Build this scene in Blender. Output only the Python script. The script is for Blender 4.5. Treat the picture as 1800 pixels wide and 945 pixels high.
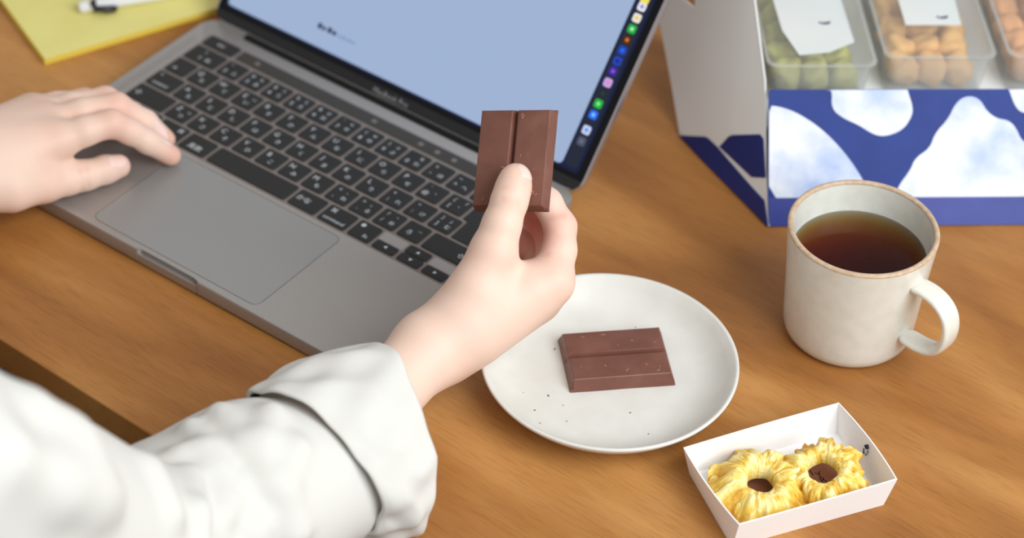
import bpy, bmesh, math, random
import numpy as np
from mathutils import Vector, Matrix

for o in list(bpy.data.objects): bpy.data.objects.remove(o)
scene = bpy.context.scene
COL = scene.collection
random.seed(7); rng = np.random.default_rng(7)

# ------------------------------------------------------------------ camera
# everything is laid out in millimetres, z = 0 is the table top, x runs along the laptop's front edge
F = 4300.0
CAM = np.array([790.257, -891.161, 974.263])
TILT, ROLL, YAW = 0.85781, 0.04966, 0.59952
RM = np.array(Matrix.Rotation(YAW, 3, 'Z') @ Matrix.Rotation(TILT, 3, 'X') @ Matrix.Rotation(ROLL, 3, 'Z'))
cam_d = bpy.data.cameras.new('camera'); cam = bpy.data.objects.new('camera', cam_d); COL.objects.link(cam)
cam.matrix_world = Matrix.Translation(Vector(CAM * .001)) @ Matrix([list(r) for r in RM]).to_4x4()
cam_d.sensor_width = 36.0; cam_d.lens = F / 1800 * 36.0
cam_d.clip_start = .05; cam_d.clip_end = 50
cam_d.dof.use_dof = True; cam_d.dof.focus_distance = 1.368; cam_d.dof.aperture_fstop = 5.0
scene.camera = cam

# ------------------------------------------------------------------ light
world = bpy.data.worlds.new('world'); scene.world = world; world.use_nodes = True
bg = world.node_tree.nodes['Background']; bg.inputs[0].default_value = (1.0, .965, .93, 1); bg.inputs[1].default_value = .43

def area(name, loc, target, sx, sy, power, color):
    d = bpy.data.lights.new(name, 'AREA'); d.shape = 'RECTANGLE'; d.size = sx; d.size_y = sy; d.energy = power; d.color = color
    o = bpy.data.objects.new(name, d); COL.objects.link(o); o.location = loc
    o.rotation_euler = (Vector(target) - Vector(loc)).to_track_quat('-Z', 'Y').to_euler()
    return o
area('window_light', (1.42, -.12, 1.12), (.2, 0, 0), 1.25, 1.15, 26, (.94, .98, 1.0))

vs = scene.view_settings
vs.view_transform = 'Standard'; vs.look = 'None'; vs.gamma = 1.0; vs.exposure = .22; vs.use_curve_mapping = False

# ------------------------------------------------------------------ helpers
def ray(px, py):
    return RM @ np.array([(px - 900) / F, (472.5 - py) / F, -1.0])
def at(px, py, z=0.0):                       # point of the horizontal plane z under a line of sight
    d = ray(px, py); return CAM + d * (z - CAM[2]) / d[2]
def dep(px, py, depth):                      # point at a distance along the viewing axis
    return CAM + ray(px, py) * depth
def on_plane(px, py, p0, n):
    d = ray(px, py); return CAM + d * (np.dot(np.asarray(p0) - CAM, n) / np.dot(d, n))
def unit(v): v = np.asarray(v, float); return v / np.linalg.norm(v)
def lin(r, g, b):
    return tuple(((c / 255 / 12.92) if c / 255 <= .04045 else ((c / 255 + .055) / 1.055) ** 2.4) for c in (r, g, b))

MATS = {}
def mat(name, rgb, rough=.5, spec=.5, metal=0, sss=0, sssr=None, emit=None, estr=0, noise=None, bump=None, trans=0, alpha=1, coat=0, ior=1.5, coords='Object'):
    """noise=(scale, rgb2, detail, lo, hi); bump=(scale, strength, distance)"""
    if name in MATS: return MATS[name]
    m = bpy.data.materials.new(name); m.use_nodes = True; nt = m.node_tree; b = nt.nodes['Principled BSDF']
    b.inputs['Base Color'].default_value = (*rgb, 1); b.inputs['Roughness'].default_value = rough
    b.inputs['Specular IOR Level'].default_value = spec; b.inputs['Metallic'].default_value = metal
    b.inputs['IOR'].default_value = ior
    if sss:
        b.inputs['Subsurface Weight'].default_value = sss
        b.inputs['Subsurface Radius'].default_value = sssr or (1, .4, .2); b.inputs['Subsurface Scale'].default_value = .004
    if emit: b.inputs['Emission Color'].default_value = (*emit, 1); b.inputs['Emission Strength'].default_value = estr
    if trans: b.inputs['Transmission Weight'].default_value = trans
    if alpha < 1: b.inputs['Alpha'].default_value = alpha
    if coat: b.inputs['Coat Weight'].default_value = coat; b.inputs['Coat Roughness'].default_value = .1
    tc = nt.nodes.new('ShaderNodeTexCoord')
    if noise:
        sc, rgb2, det, lo, hi = noise
        n = nt.nodes.new('ShaderNodeTexNoise'); n.inputs['Scale'].default_value = sc; n.inputs['Detail'].default_value = det
        nt.links.new(tc.outputs[coords], n.inputs['Vector'])
        r = nt.nodes.new('ShaderNodeValToRGB'); r.color_ramp.elements[0].position = lo; r.color_ramp.elements[1].position = hi
        r.color_ramp.elements[0].color = (*rgb, 1); r.color_ramp.elements[1].color = (*rgb2, 1)
        nt.links.new(n.outputs['Fac'], r.inputs[0]); nt.links.new(r.outputs[0], b.inputs['Base Color'])
    if bump:
        n = nt.nodes.new('ShaderNodeTexNoise'); n.inputs['Scale'].default_value = bump[0]; n.inputs['Detail'].default_value = 4
        nt.links.new(tc.outputs[coords], n.inputs['Vector'])
        bp = nt.nodes.new('ShaderNodeBump'); bp.inputs['Strength'].default_value = bump[1]; bp.inputs['Distance'].default_value = bump[2]
        nt.links.new(n.outputs['Fac'], bp.inputs['Height']); nt.links.new(bp.outputs[0], b.inputs['Normal'])
    MATS[name] = m; return m

def tag(o, label=None, cat=None, group=None, kind=None):
    if label: o['label'] = label
    if cat: o['category'] = cat
    if group: o['group'] = group
    if kind: o['kind'] = kind
    return o
def empty(name, loc=(0, 0, 0), rz=0):        # loc in mm
    o = bpy.data.objects.new(name, None); o.empty_display_size = .01; COL.objects.link(o)
    o.location = [c * .001 for c in loc]; o.rotation_euler = (0, 0, rz); return o
def local(me, parent):
    """mesh given in world mm: bring it into the parent's frame"""
    if parent is not None:
        chain = Matrix.Identity(4); p = parent; ms = []
        while p: ms.append(p.matrix_basis.copy()); p = p.parent
        for m_ in reversed(ms): chain = chain @ m_
        me.transform(chain.inverted())
def obj(name, me, m, parent=None, smooth=False, world=True, auto=None):
    """me: mesh in metres; world=True means its coordinates are world ones"""
    if isinstance(me, bmesh.types.BMesh):
        bm = me; me = bpy.data.meshes.new(name); bm.normal_update(); bm.to_mesh(me); bm.free()
    if world: local(me, parent)
    if m is not None:
        me.materials.clear(); me.materials.append(m)
    if smooth: me.shade_smooth()
    if auto: me.set_sharp_from_angle(angle=math.radians(auto))
    o = bpy.data.objects.new(name, me); COL.objects.link(o)
    if parent is not None: o.parent = parent
    return o
def mesh(name, verts, faces, scale=.001):
    me = bpy.data.meshes.new(name); me.from_pydata([tuple(np.asarray(v, float) * scale) for v in verts], [], [tuple(int(i) for i in f) for f in faces]); me.update(); return me
def prism(poly, z0, z1, bev=0, M=None, name='m', seg=2):
    """extruded polygon (list of xy, counter clockwise), optional bevel of top and bottom edges; M: 4x4 numpy applied in mm"""
    bm = bmesh.new()
    vb = [bm.verts.new((x, y, z0)) for x, y in poly]; vt = [bm.verts.new((x, y, z1)) for x, y in poly]
    n = len(poly)
    fb = bm.faces.new(vb[::-1]); ft = bm.faces.new(vt)
    for i in range(n): bm.faces.new((vb[i], vb[(i + 1) % n], vt[(i + 1) % n], vt[i]))
    if bev:
        es = set(ft.edges) | set(fb.edges)
        bmesh.ops.bevel(bm, geom=list(es), offset=bev, segments=seg, profile=.5, affect='EDGES', clamp_overlap=True)
    bm.transform(Matrix.Scale(.001, 4) @ (Matrix([list(r) for r in M]) if M is not None else Matrix.Identity(4)))
    return bm
def rrect(x0, y0, x1, y1, r, n=5):
    pts = []
    for cx, cy, a in ((x1 - r, y0 + r, -90), (x1 - r, y1 - r, 0), (x0 + r, y1 - r, 90), (x0 + r, y0 + r, 180)):
        for i in range(n + 1):
            t = math.radians(a + 90 * i / n); pts.append((cx + r * math.cos(t), cy + r * math.sin(t)))
    return pts
def frame(o, ex, ey, ez=None):
    """numpy 4x4 (mm) from origin and axes"""
    ex = unit(ex); ez = unit(np.cross(ex, ey)) if ez is None else unit(ez); ey = np.cross(ez, ex)
    M = np.eye(4); M[:3, 0] = ex; M[:3, 1] = ey; M[:3, 2] = ez; M[:3, 3] = o; return M
def lathe(profile, n=64, c=(0, 0, 0), name='m', close=True):
    vs_ = []; fs = []
    for r, z in profile:
        for i in range(n):
            a = 2 * math.pi * i / n; vs_.append((c[0] + r * math.cos(a), c[1] + r * math.sin(a), c[2] + z))
    k = len(profile)
    for j in range(k - 1):
        for i in range(n):
            fs.append((j * n + i, j * n + (i + 1) % n, (j + 1) * n + (i + 1) % n, (j + 1) * n + i))
    if close:
        fs.append(tuple(reversed(range(n)))); fs.append(tuple((k - 1) * n + i for i in range(n)))
    return mesh(name, vs_, fs)
def tube(path, radii, n=12, caps=True, name='m'):
    path = [np.asarray(q, float) for q in path]; vs_ = []; fs = []; up = None
    for i, q in enumerate(path):
        t = unit(path[min(i + 1, len(path) - 1)] - path[max(i - 1, 0)])
        if up is None: up = unit(np.cross(t, (0, 0, 1) if abs(t[2]) < .9 else (1, 0, 0)))
        up = unit(up - t * np.dot(up, t)); w = np.cross(t, up); r = radii[i] if hasattr(radii, '__len__') else radii
        for j in range(n):
            a = 2 * math.pi * j / n; vs_.append(q + r * (math.cos(a) * up + math.sin(a) * w))
    for i in range(len(path) - 1):
        for j in range(n): fs.append((i * n + j, i * n + (j + 1) % n, (i + 1) * n + (j + 1) % n, (i + 1) * n + j))
    if caps: fs.append(tuple(reversed(range(n)))); fs.append(tuple((len(path) - 1) * n + j for j in range(n)))
    return mesh(name, vs_, fs)
def text_mesh(items, M=None, z=0.0, name='legend'):
    """items: (string, x, y, size) in mm, centred; returns one mesh (metres) lying in the xy plane of M"""
    bm = bmesh.new()
    for s, x, y, size in items:
        c = bpy.data.curves.new('t', 'FONT'); c.body = s; c.size = size; c.align_x = 'CENTER'; c.align_y = 'CENTER'; c.resolution_u = 2
        o = bpy.data.objects.new('t', c); COL.objects.link(o)
        bpy.context.view_layer.update()
        me = bpy.data.meshes.new_from_object(o.evaluated_get(bpy.context.evaluated_depsgraph_get()))
        me.transform(Matrix.Translation((x, y, z))); bm.from_mesh(me)
        bpy.data.meshes.remove(me); bpy.data.objects.remove(o); bpy.data.curves.remove(c)
    bm.transform(Matrix.Scale(.001, 4) @ (Matrix([list(r) for r in M]) if M is not None else Matrix.Identity(4)))
    return bm
def copy_thing(o, parent=None):
    c = o.copy(); COL.objects.link(c); c.parent = parent
    for ch in list(o.children): copy_thing(ch, c)
    return c

# ------------------------------------------------------------------ signed-distance modelling for skin and cloth
def cone(p, a, b, ra, rb):
    ba = b - a; t = np.clip(((p - a) @ ba) / (ba @ ba), 0, 1)
    return np.sqrt(np.maximum(((p - a - t[:, None] * ba) ** 2).sum(1), 0)) - (ra + (rb - ra) * t)
def smin(a, b, k):
    h = np.clip(.5 + .5 * (b - a) / k, 0, 1); return b * (1 - h) + a * h - k * h * (1 - h)
def smax(a, b, k): return -smin(-a, -b, k)
def surface_nets(sdf, lo, hi, h, B=8):
    """sparse naive surface nets; sdf takes an (n,3) array in mm"""
    lo = np.asarray(lo, float); nb = np.ceil((np.asarray(hi, float) - lo) / (h * B)).astype(int)
    g = np.stack(np.meshgrid(*[np.arange(n) for n in nb], indexing='ij'), -1).reshape(-1, 3)
    d = sdf(lo + (g + .5) * h * B)
    g = g[np.abs(d) < h * B * .5 * 1.74 * 1.25 + h]
    r = np.arange(B + 1); off = np.stack(np.meshgrid(r, r, r, indexing='ij'), -1).reshape(-1, 3)
    idx = (g[:, None, :] * B + off[None]).reshape(-1, 3)
    NX, NY, NZ = (nb * B + 2)
    key = (idx[:, 0] * NY + idx[:, 1]) * NZ + idx[:, 2]
    uk, inv = np.unique(key, return_inverse=True)
    ui = np.stack([uk // (NY * NZ), (uk // NZ) % NY, uk % NZ], 1)
    val = np.empty(len(uk))
    for s in range(0, len(uk), 400000): val[s:s + 400000] = sdf(lo + ui[s:s + 400000] * h)
    V = val[inv].reshape(len(g), B + 1, B + 1, B + 1)
    cs = []
    corners = [(i, j, k) for i in (0, 1) for j in (0, 1) for k in (0, 1)]
    C8 = np.stack([V[:, i:B + i, j:B + j, k:B + k] for i, j, k in corners], -1)
    ins = C8 < 0
    act = ins.any(-1) & ~ins.all(-1)
    bi, ci, cj, ck = np.nonzero(act)
    cell = g[bi] * B + np.stack([ci, cj, ck], 1); c8 = C8[act]
    acc = np.zeros((len(cell), 3)); cnt = np.zeros(len(cell))
    for a in range(8):
        for b in range(a + 1, 8):
            if bin(a ^ b).count('1') != 1: continue
            m = (c8[:, a] < 0) != (c8[:, b] < 0)
            t = c8[m, a] / (c8[m, a] - c8[m, b]); pa = np.array(corners[a], float); pb = np.array(corners[b], float)
            acc[m] += pa + (pb - pa) * t[:, None]; cnt[m] += 1
    verts = lo + (cell + acc / cnt[:, None]) * h
    ckey = (cell[:, 0] * NY + cell[:, 1]) * NZ + cell[:, 2]
    order = np.argsort(ckey); sk = ckey[order]
    def find(k):
        p = np.clip(np.searchsorted(sk, k), 0, len(sk) - 1); ok = sk[p] == k; return np.where(ok, order[p], -1)
    faces = []
    st = np.array([NY * NZ, NZ, 1])
    for ax in range(3):
        e = 1 << (2 - ax)
        s0 = c8[:, 0] < 0; s1 = c8[:, e] < 0; m = np.nonzero(s0 != s1)[0]
        u, v = st[(ax + 1) % 3], st[(ax + 2) % 3]; k = ckey[m]
        q = np.stack([m, find(k - u), find(k - u - v), find(k - v)], 1)
        ok = (q >= 0).all(1); q = q[ok]; fl = s0[m][ok]
        q[~fl] = q[~fl][:, ::-1]; faces.append(q)
    faces = np.concatenate(faces)
    return verts, faces
def np_mesh(name, verts, faces):
    me = bpy.data.meshes.new(name); me.vertices.add(len(verts)); me.vertices.foreach_set('co', (verts * .001).astype(np.float32).ravel())
    me.loops.add(faces.size); me.loops.foreach_set('vertex_index', faces.astype(np.int32).ravel())
    me.polygons.add(len(faces)); me.polygons.foreach_set('loop_start', (np.arange(len(faces)) * 4).astype(np.int32))
    me.update(calc_edges=True); me.validate(); return me
def relax(verts, faces, n=2, w=.5):
    e = np.concatenate([faces[:, [0, 1]], faces[:, [1, 2]], faces[:, [2, 3]], faces[:, [3, 0]]])
    for _ in range(n):
        s = np.zeros_like(verts); c = np.zeros(len(verts))
        for a, b in ((0, 1), (1, 0)):
            for ax in range(3): s[:, ax] += np.bincount(e[:, a], verts[e[:, b], ax], len(verts))
            c += np.bincount(e[:, a], minlength=len(verts))
        verts = verts * (1 - w) + w * s / c[:, None]
    return verts
def march(sdf, p, d, n=60):
    """sphere tracing from p along d"""
    p = np.atleast_2d(p).astype(float).copy(); d = np.atleast_2d(d)
    for _ in range(n): p += d * (sdf(p) * .9)[:, None]
    return p

# ------------------------------------------------------------------ structure: floor and table
def wood(name, dark, mid, light, rough=.42):
    m = bpy.data.materials.new(name); m.use_nodes = True; nt = m.node_tree; b = nt.nodes['Principled BSDF']
    N = nt.nodes.new; L = nt.links.new
    tc = N('ShaderNodeTexCoord')
    def noise(scale, vec, detail=4, dist=0, rough_=.5):
        mp = N('ShaderNodeMapping'); mp.inputs['Scale'].default_value = vec; L(tc.outputs['Object'], mp.inputs[0])
        n = N('ShaderNodeTexNoise'); n.inputs['Scale'].default_value = scale; n.inputs['Detail'].default_value = detail
        n.inputs['Distortion'].default_value = dist; n.inputs['Roughness'].default_value = rough_; L(mp.outputs[0], n.inputs[0]); return n
    broad = noise(1, (2.2, 8, 1), 3, 1.2); stripe = noise(1, (5, 70, 8), 4, .4); pores = noise(1, (60, 900, 60), 2)
    def ramp(src, els):
        r = N('ShaderNodeValToRGB'); e = r.color_ramp.elements
        e[0].position, e[0].color = els[0][0], (*els[0][1], 1); e[1].position, e[1].color = els[-1][0], (*els[-1][1], 1)
        for p_, c_ in els[1:-1]: q = e.new(p_); q.color = (*c_, 1)
        L(src.outputs['Fac'], r.inputs[0]); return r
    r1 = ramp(broad, [(.36, dark), (.5, mid), (.64, light)])
    r2 = ramp(stripe, [(.35, (.90, .88, .86)), (.62, (1.03, 1.03, 1.02))]); r3 = ramp(pores, [(.32, (.74, .70, .66)), (.5, (1, 1, 1))])
    m1 = N('ShaderNodeMix'); m1.data_type = 'RGBA'; m1.blend_type = 'MULTIPLY'; m1.inputs[0].default_value = .85
    L(r1.outputs[0], m1.inputs[6]); L(r2.outputs[0], m1.inputs[7])
    m2 = N('ShaderNodeMix'); m2.data_type = 'RGBA'; m2.blend_type = 'MULTIPLY'; m2.inputs[0].default_value = .55
    L(m1.outputs[2], m2.inputs[6]); L(r3.outputs[0], m2.inputs[7]); L(m2.outputs[2], b.inputs['Base Color'])
    b.inputs['Roughness'].default_value = rough; b.inputs['Specular IOR Level'].default_value = .35
    bp = N('ShaderNodeBump'); bp.inputs['Strength'].default_value = .08; bp.inputs['Distance'].default_value = .0004
    L(pores.outputs['Fac'], bp.inputs['Height']); L(bp.outputs[0], b.inputs['Normal'])
    return m
M_wood = wood('table wood', lin(144, 92, 44), lin(168, 113, 57), lin(192, 138, 78))
M_floor = wood('floor wood', lin(40, 28, 20), lin(52, 38, 28), lin(66, 48, 34), .6)

floor = obj('floor', prism([(-2600, -2600), (2600, -2600), (2600, 2600), (-2600, 2600)], -760, -720, M=np.eye(4)), M_floor)
tag(floor, 'dark wooden floor under the table', kind='structure')

TA = math.radians(-1.9); e0 = at(0, 595); tdir = np.array([math.cos(TA), math.sin(TA), 0]); tper = np.array([-tdir[1], tdir[0], 0])
table = empty('table', (e0[0] + tdir[0] * 60, e0[1], -720), TA)
tag(table, 'orange brown wooden table that carries the laptop', 'table')
TM = frame((e0 + tdir * 60), tdir, tper)
obj('tabletop', prism([(-900, 0), (900, 0), (900, 800), (-900, 800)], -25, 0, 1.2, TM), M_wood, table)
for sx in (-840, 840):
    for sy in (60, 740):
        obj('leg', prism([(sx - 25, sy - 25), (sx + 25, sy - 25), (sx + 25, sy + 25), (sx - 25, sy + 25)], -720, -25, 2, TM), M_wood, table)
for sy in (70, 730): obj('apron', prism([(-815, sy - 10), (815, sy - 10), (815, sy + 10), (-815, sy + 10)], -95, -25, 1, TM), M_wood, table)
for sx in (-840, 840): obj('apron', prism([(sx - 10, 85), (sx + 10, 85), (sx + 10, 715), (sx - 10, 715)], -95, -25, 1, TM), M_wood, table)

# ------------------------------------------------------------------ laptop
M_alu = mat('space grey aluminium', lin(172, 168, 165), .4, .5, .5, noise=(900, lin(166, 162, 159), 2, .3, .7))
M_pad = mat('trackpad glass', lin(156, 156, 155), .36, .5, .35)
M_lidrim = mat('lid aluminium', lin(190, 185, 188), .3, .5, .8)
M_key = mat('black key plastic', lin(38, 38, 37), .55, .4, bump=(2500, .15, .00005))
M_well = mat('keyboard deck anodised', lin(136, 127, 123), .5, .4, .3)
M_leg = mat('white legend print', lin(205, 210, 215), .6, .2)
M_blk = mat('black glass', lin(6, 8, 16), .1, .22)
M_chin = mat('dark grey glass strip', lin(36, 36, 38), .25, .3)
M_rub = mat('black rubber', lin(22, 22, 22), .8, .2)
M_groove = mat('dark groove', lin(70, 66, 64), .6, .3, .3)

LT = 11.0                                       # height of the palm rest above the table
FY, RY, HX = -98.6, 112.5, 152.1                # front edge, rear edge, half width
laptop = empty('laptop', (0, 5, 0)); tag(laptop, 'open grey laptop with black keys and a pale blue screen', 'laptop')
body = rrect(-HX, FY, HX, RY, 11, 7)
# thumb scoop cut into the front edge
sc0, sc1 = -25.5, 22.5
i0 = [i for i, q in enumerate(body) if abs(q[1] - FY) < 1e-6]
scoop = [(sc0, FY), (sc0 + 1.2, FY + 2.4), (sc0 + 4, FY + 3.0), (sc1 - 4, FY + 3.0), (sc1 - 1.2, FY + 2.4), (sc1, FY)]
k = body.index((HX - 11 + 11 * math.cos(math.radians(-90)), FY + 11 + 11 * math.sin(math.radians(-90))))
top_poly = body[:k] + body[k:]
top_poly = scoop + body          # body starts at the front right corner, so the scoop closes the front edge
obj('base', prism(top_poly, 1.2, LT, .9, np.eye(4), seg=2), M_alu, laptop, auto=30)
obj('scoop_floor', prism([(sc0 + .6, FY + .2), (sc1 - .6, FY + .2), (sc1 - .6, FY + 4.2), (sc0 + .6, FY + 4.2)], 1.3, 7.5, .2), M_alu, laptop)
for sx in (-120, 120):
    for sy in (FY + 18, RY - 18): obj('rubber_foot', lathe([(7, 0), (7, 1.4)], 20, (sx, sy, 0)), M_rub, laptop)
# trackpad: a thin dark gap around a glass plate
TX0, TX1, TY0, TY1 = -67.6, 64.0, FY + 5.8, -13.4
obj('trackpad_gap', prism(rrect(TX0 - .35, TY0 - .35, TX1 + .35, TY1 + .35, 5.4), LT - .5, LT + .02), M_groove, laptop)
obj('trackpad', prism(rrect(TX0, TY0, TX1, TY1, 5), LT - .4, LT + .06, .05, seg=1), M_pad, laptop)
# keyboard
U, RV = 19.0, 18.449
def kx(u): return (u - 7.25) * U
obj('keyboard_deck', prism(rrect(kx(0) - .4, -9.6, kx(14.5) + .4, RV * 4.5 + 13.4, 2.5), LT - .6, LT + .03), M_well, laptop)
key_cache = {}
def key_mesh(w, h):
    kk = (round(w, 2), round(h, 2))
    if kk not in key_cache:
        bm = prism(rrect(-w / 2, -h / 2, w / 2, h / 2, 1.5, 2), -.9, .75, .35, seg=1)
        me = bpy.data.meshes.new('key'); bm.normal_update(); bm.to_mesh(me); bm.free(); me.materials.append(M_key); key_cache[kk] = me
    return key_cache[kk]
def key(u0, u1, row, items, y0=0., y1=1., thick=False):
    w = (u1 - u0) * U - 2.4; ya = (row - .5 + y0) * RV + (1.2 if y0 == 0 else .35); yb = (row - .5 + y1) * RV - (1.2 if y1 == 1 else .35); h = yb - ya
    o = bpy.data.objects.new('key', key_mesh(w, h)); COL.objects.link(o); o.parent = laptop
    cx, cy = (kx(u0) + kx(u1)) / 2, (ya + yb) / 2
    o.location = (cx * .001, (cy - 5) * .001, (LT + .15) * .001)
    if items:
        bm = text_mesh(items, z=.79); lg = obj('legend', bm, M_leg, o, world=False)
    return o
def letter(ch, kana, small=None):
    it = [(ch, -3.8, 2.6, 5.4), (kana, 1.5, -3.2, 4.4)]
    if small: it.append((small, 4.4, 2.6, 3.6))
    return it
def digit(top, low, k2, k1=None):
    it = [(top, -3.8, 3.6, 4.2), (low, -3.8, -3.2, 4.8), (k2, 3.4, -2.8, 4.2)]
    if k1: it.append((k1, 3.4, 3.4, 3.6))
    return it
key(0, 1.5, 4, [('!', -2.5, 3.6, 4.4), ('1', -2.5, -3.2, 5), ('ぬ', 4.2, -2.8, 4.4)])
for i, (t_, l_, a_, s_) in enumerate([('"', '2', 'ふ', None), ('#', '3', 'あ', 'ぁ'), ('$', '4', 'う', 'ぅ'), ('%', '5', 'え', 'ぇ'), ('&', '6', 'お', 'ぉ'), ("'", '7', 'や', 'ゃ'),
                                     ('(', '8', 'ゆ', 'ゅ'), (')', '9', 'よ', 'ょ'), ('', '0', 'わ', 'を'), ('=', '-', 'ほ', None), ('~', '^', 'へ', None), ('|', '¥', 'ー', None)]):
    key(1.5 + i, 2.5 + i, 4, [q for q in digit(t_ or '', l_, a_, s_) if q[0]])
key(13.5, 14.5, 4, [('⌫', 2, -3, 4.5)])
key(0, 1, 3, [('→', -3.5, -3, 5)])
for i, (c_, a_) in enumerate(zip('QWERTYUIOP', 'たていすかんなにらせ')): key(1 + i, 2 + i, 3, letter(c_, a_, 'ぃ' if c_ == 'E' else None))
key(11, 12, 3, [('`', -3.8, 3.4, 4.6), ('@', -3.8, -2.6, 4.8), ('゛', 4, -2, 4.4)])
key(12, 13, 3, [('{', -3.8, 3.4, 4.2), ('[', -3.8, -3, 4.4), ('「', 3.8, 3.2, 4), ('゜', 4, -3, 4.2)])
key(0, 1.25, 2, [('^', -6.5, 3.6, 4.6), ('control', -.5, -4.4, 4.2)])
for i, (c_, a_) in enumerate(zip('ASDFGHJKL', 'ちとしはきくまのり')): key(1.25 + i, 2.25 + i, 2, letter(c_, a_))
key(10.25, 11.25, 2, digit('+', ';', 'れ')); key(11.25, 12.25, 2, digit('*', ':', 'け')); key(12.25, 13.25, 2, [('}', -3.8, 3.4, 4.2), (']', -3.8, -3, 4.6), ('」', 3.8, 3.2, 4), ('む', 3.8, -3, 4.2)])
key(0, 1.75, 1, [('⇧', -10.5, -1, 5.5)])
for i, (c_, a_) in enumerate(zip('ZXCVBNM', 'つさそひこみも')): key(1.75 + i, 2.75 + i, 1, letter(c_, a_, 'っ' if c_ == 'Z' else None))
key(8.75, 9.75, 1, digit('<', ',', 'ね', '、')); key(9.75, 10.75, 1, digit('>', '.', 'る', '。')); key(10.75, 11.75, 1, digit('?', '/', 'め', '・')); key(11.75, 12.75, 1, [('_', 3.6, 3.6, 4.8), ('ろ', -2.2, -2.4, 5)])
key(12.75, 14.5, 1, [('⇧', 10, -1, 5)])
key(0, 1, 0, [('caps', 0, -4.2, 3.4), ('●', -4.4, 4, 2)]); key(1, 2, 0, [('⌥', 4, 3.4, 4.2), ('option', 0, -4.4, 3.6)]); key(2, 3.25, 0, [('⌘', 6, 3.4, 4.8), ('command', 0, -4.4, 3.9)])
key(3.25, 4.5, 0, [('英数', 0, -3.4, 5.4)]); key(4.5, 8, 0, None); key(8, 9.25, 0, [('かな', -3.5, 0, 5.4)])
key(9.25, 10.5, 0, [('⌘', -5.5, 3.6, 5), ('command', 0, -4.2, 4.1)]); key(10.5, 11.5, 0, [('◉', -4, 3.8, 4.2), ('fn', 3.2, -4, 4.6)])
key(11.5, 12.5, 0, [('◀', 0, 0, 3)], 0, .5); key(12.5, 13.5, 0, [('▲', 0, 0, 3)], .5, 1); key(12.5, 13.5, 0, [('▼', 0, 0, 3)], 0, .5); key(13.5, 14.5, 0, [('▶', 0, 0, 3)], 0, .5)
# the palm rest shows through above the short arrow keys
for a_ in (11.5, 13.5): obj('deck_plate', prism(rrect(kx(a_) + .2, .6, kx(a_ + 1) - .2, RV / 2 - .6, .6, 2), LT - .2, LT + .1), M_alu, laptop)
# return key: wide on top, narrower below
rk = [(kx(13.25) + 1.2, RV * 1.5 + 1.2), (kx(14.5) - 1.2, RV * 1.5 + 1.2), (kx(14.5) - 1.2, RV * 3.5 - 1.2), (kx(13) + 1.2, RV * 3.5 - 1.2), (kx(13) + 1.2, RV * 2.5 + 1.2), (kx(13.25) + 1.2, RV * 2.5 + 1.2)]
obj('key', prism(rk, LT - .7, LT + .9, .35, seg=1), M_key, laptop)
# escape key, touch bar, power key
TB0 = RV * 4.5 + 1.2; TB1 = TB0 + 11.4
ek = obj('key', prism(rrect(kx(0) + 1.2, TB0, kx(1.5) - 1.2, TB1, 1.4, 2), LT - .7, LT + .9, .35, seg=1), M_key, laptop)
obj('legend', text_mesh([('esc', kx(.75), (TB0 + TB1) / 2, 4.6)], z=LT + .93), M_leg, ek)
obj('key', prism(rrect(kx(13.5) + 1.2, TB0, kx(14.5) - 1.2, TB1, 1.4, 2), LT - .7, LT + .9, .35, seg=1), M_blk, laptop)
tb = obj('touch_bar', prism(rrect(kx(1.5) + 1.2, TB0 + .4, kx(13.5) - 1.2, TB1 - .4, 1.4, 2), LT - .6, LT + .35, .15, seg=1), mat('touch bar glass', lin(50, 47, 40), .25, .5), laptop)
M_tbi = mat('touch bar icon', lin(96, 95, 90), .5, .3, emit=lin(150, 150, 140), estr=.12)
for u_ in (2.4, 7.6, 9.6, 10.3, 11.0, 12.2):
    obj('touch_icon', prism(rrect(kx(u_) - 1.8, TB0 + 4.2, kx(u_) + 1.8, TB0 + 7.4, .8, 2), LT + .3, LT + .4), M_tbi, tb)
# speaker grilles: rows of tiny holes left and right of the keys
for sx in (-1, 1):
    bm = bmesh.new()
    for j in range(44):
        for i in range(3):
            x = sx * (141.6 + i * 2.0 + (j % 2)); y = -2 + j * 2.05
            c_ = [bm.verts.new((x + .42 * math.cos(a), y + .42 * math.sin(a), LT + .03)) for a in (0, 1.047, 2.094, 3.1416, 4.189, 5.236)]
            bm.faces.new(c_)
    bm.transform(Matrix.Scale(.001, 4)); tag(obj('speaker_grille', bm, M_groove, laptop), kind='stuff')
# hinge and lid
TH = math.radians(130.0)
ly = np.array([0, -math.cos(TH), math.sin(TH)])                 # up along the screen
LO = np.array([0, 112.0, 10.2]); LM = frame(LO, (1, 0, 0), ly)    # lid frame: +z faces the user
obj('hinge', tube([(-118, 108.5, 9.6), (118, 108.5, 9.6)], 3.4, 16), M_rub, laptop, smooth=True, auto=40)
lid = obj('lid', prism(rrect(-HX, 0, HX, 209, 10, 7), -4.4, 0, .7, LM), M_lidrim, laptop, auto=30)
obj('bezel', prism(rrect(-HX + 1.3, 1.2, HX - 1.3, 207.6, 8.6, 7), -.2, .25, .1, LM, seg=1), M_blk, lid)
obj('chin_strip', prism([(-HX + 5, 1.4), (HX - 5, 1.4), (HX - 1.8, 5), (HX - 1.5, 8), (-HX + 1.5, 8), (-HX + 1.8, 5)], .2, .32, 0, LM), M_chin, lid)
obj('brand_lettering', text_mesh([('MacBook Pro', .6, 3.9, 5.2)], LM, .36), mat('grey lettering', lin(150, 150, 152), .5, .3), lid)
M_desk = mat('dark desktop picture', lin(6, 10, 26), .15, .2, emit=lin(14, 22, 52), estr=.8, noise=(25, lin(12, 20, 44), 2, .3, .7))
M_scr = mat('screen window', lin(30, 32, 36), .2, .4, emit=lin(166, 187, 221), estr=.74)
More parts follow.
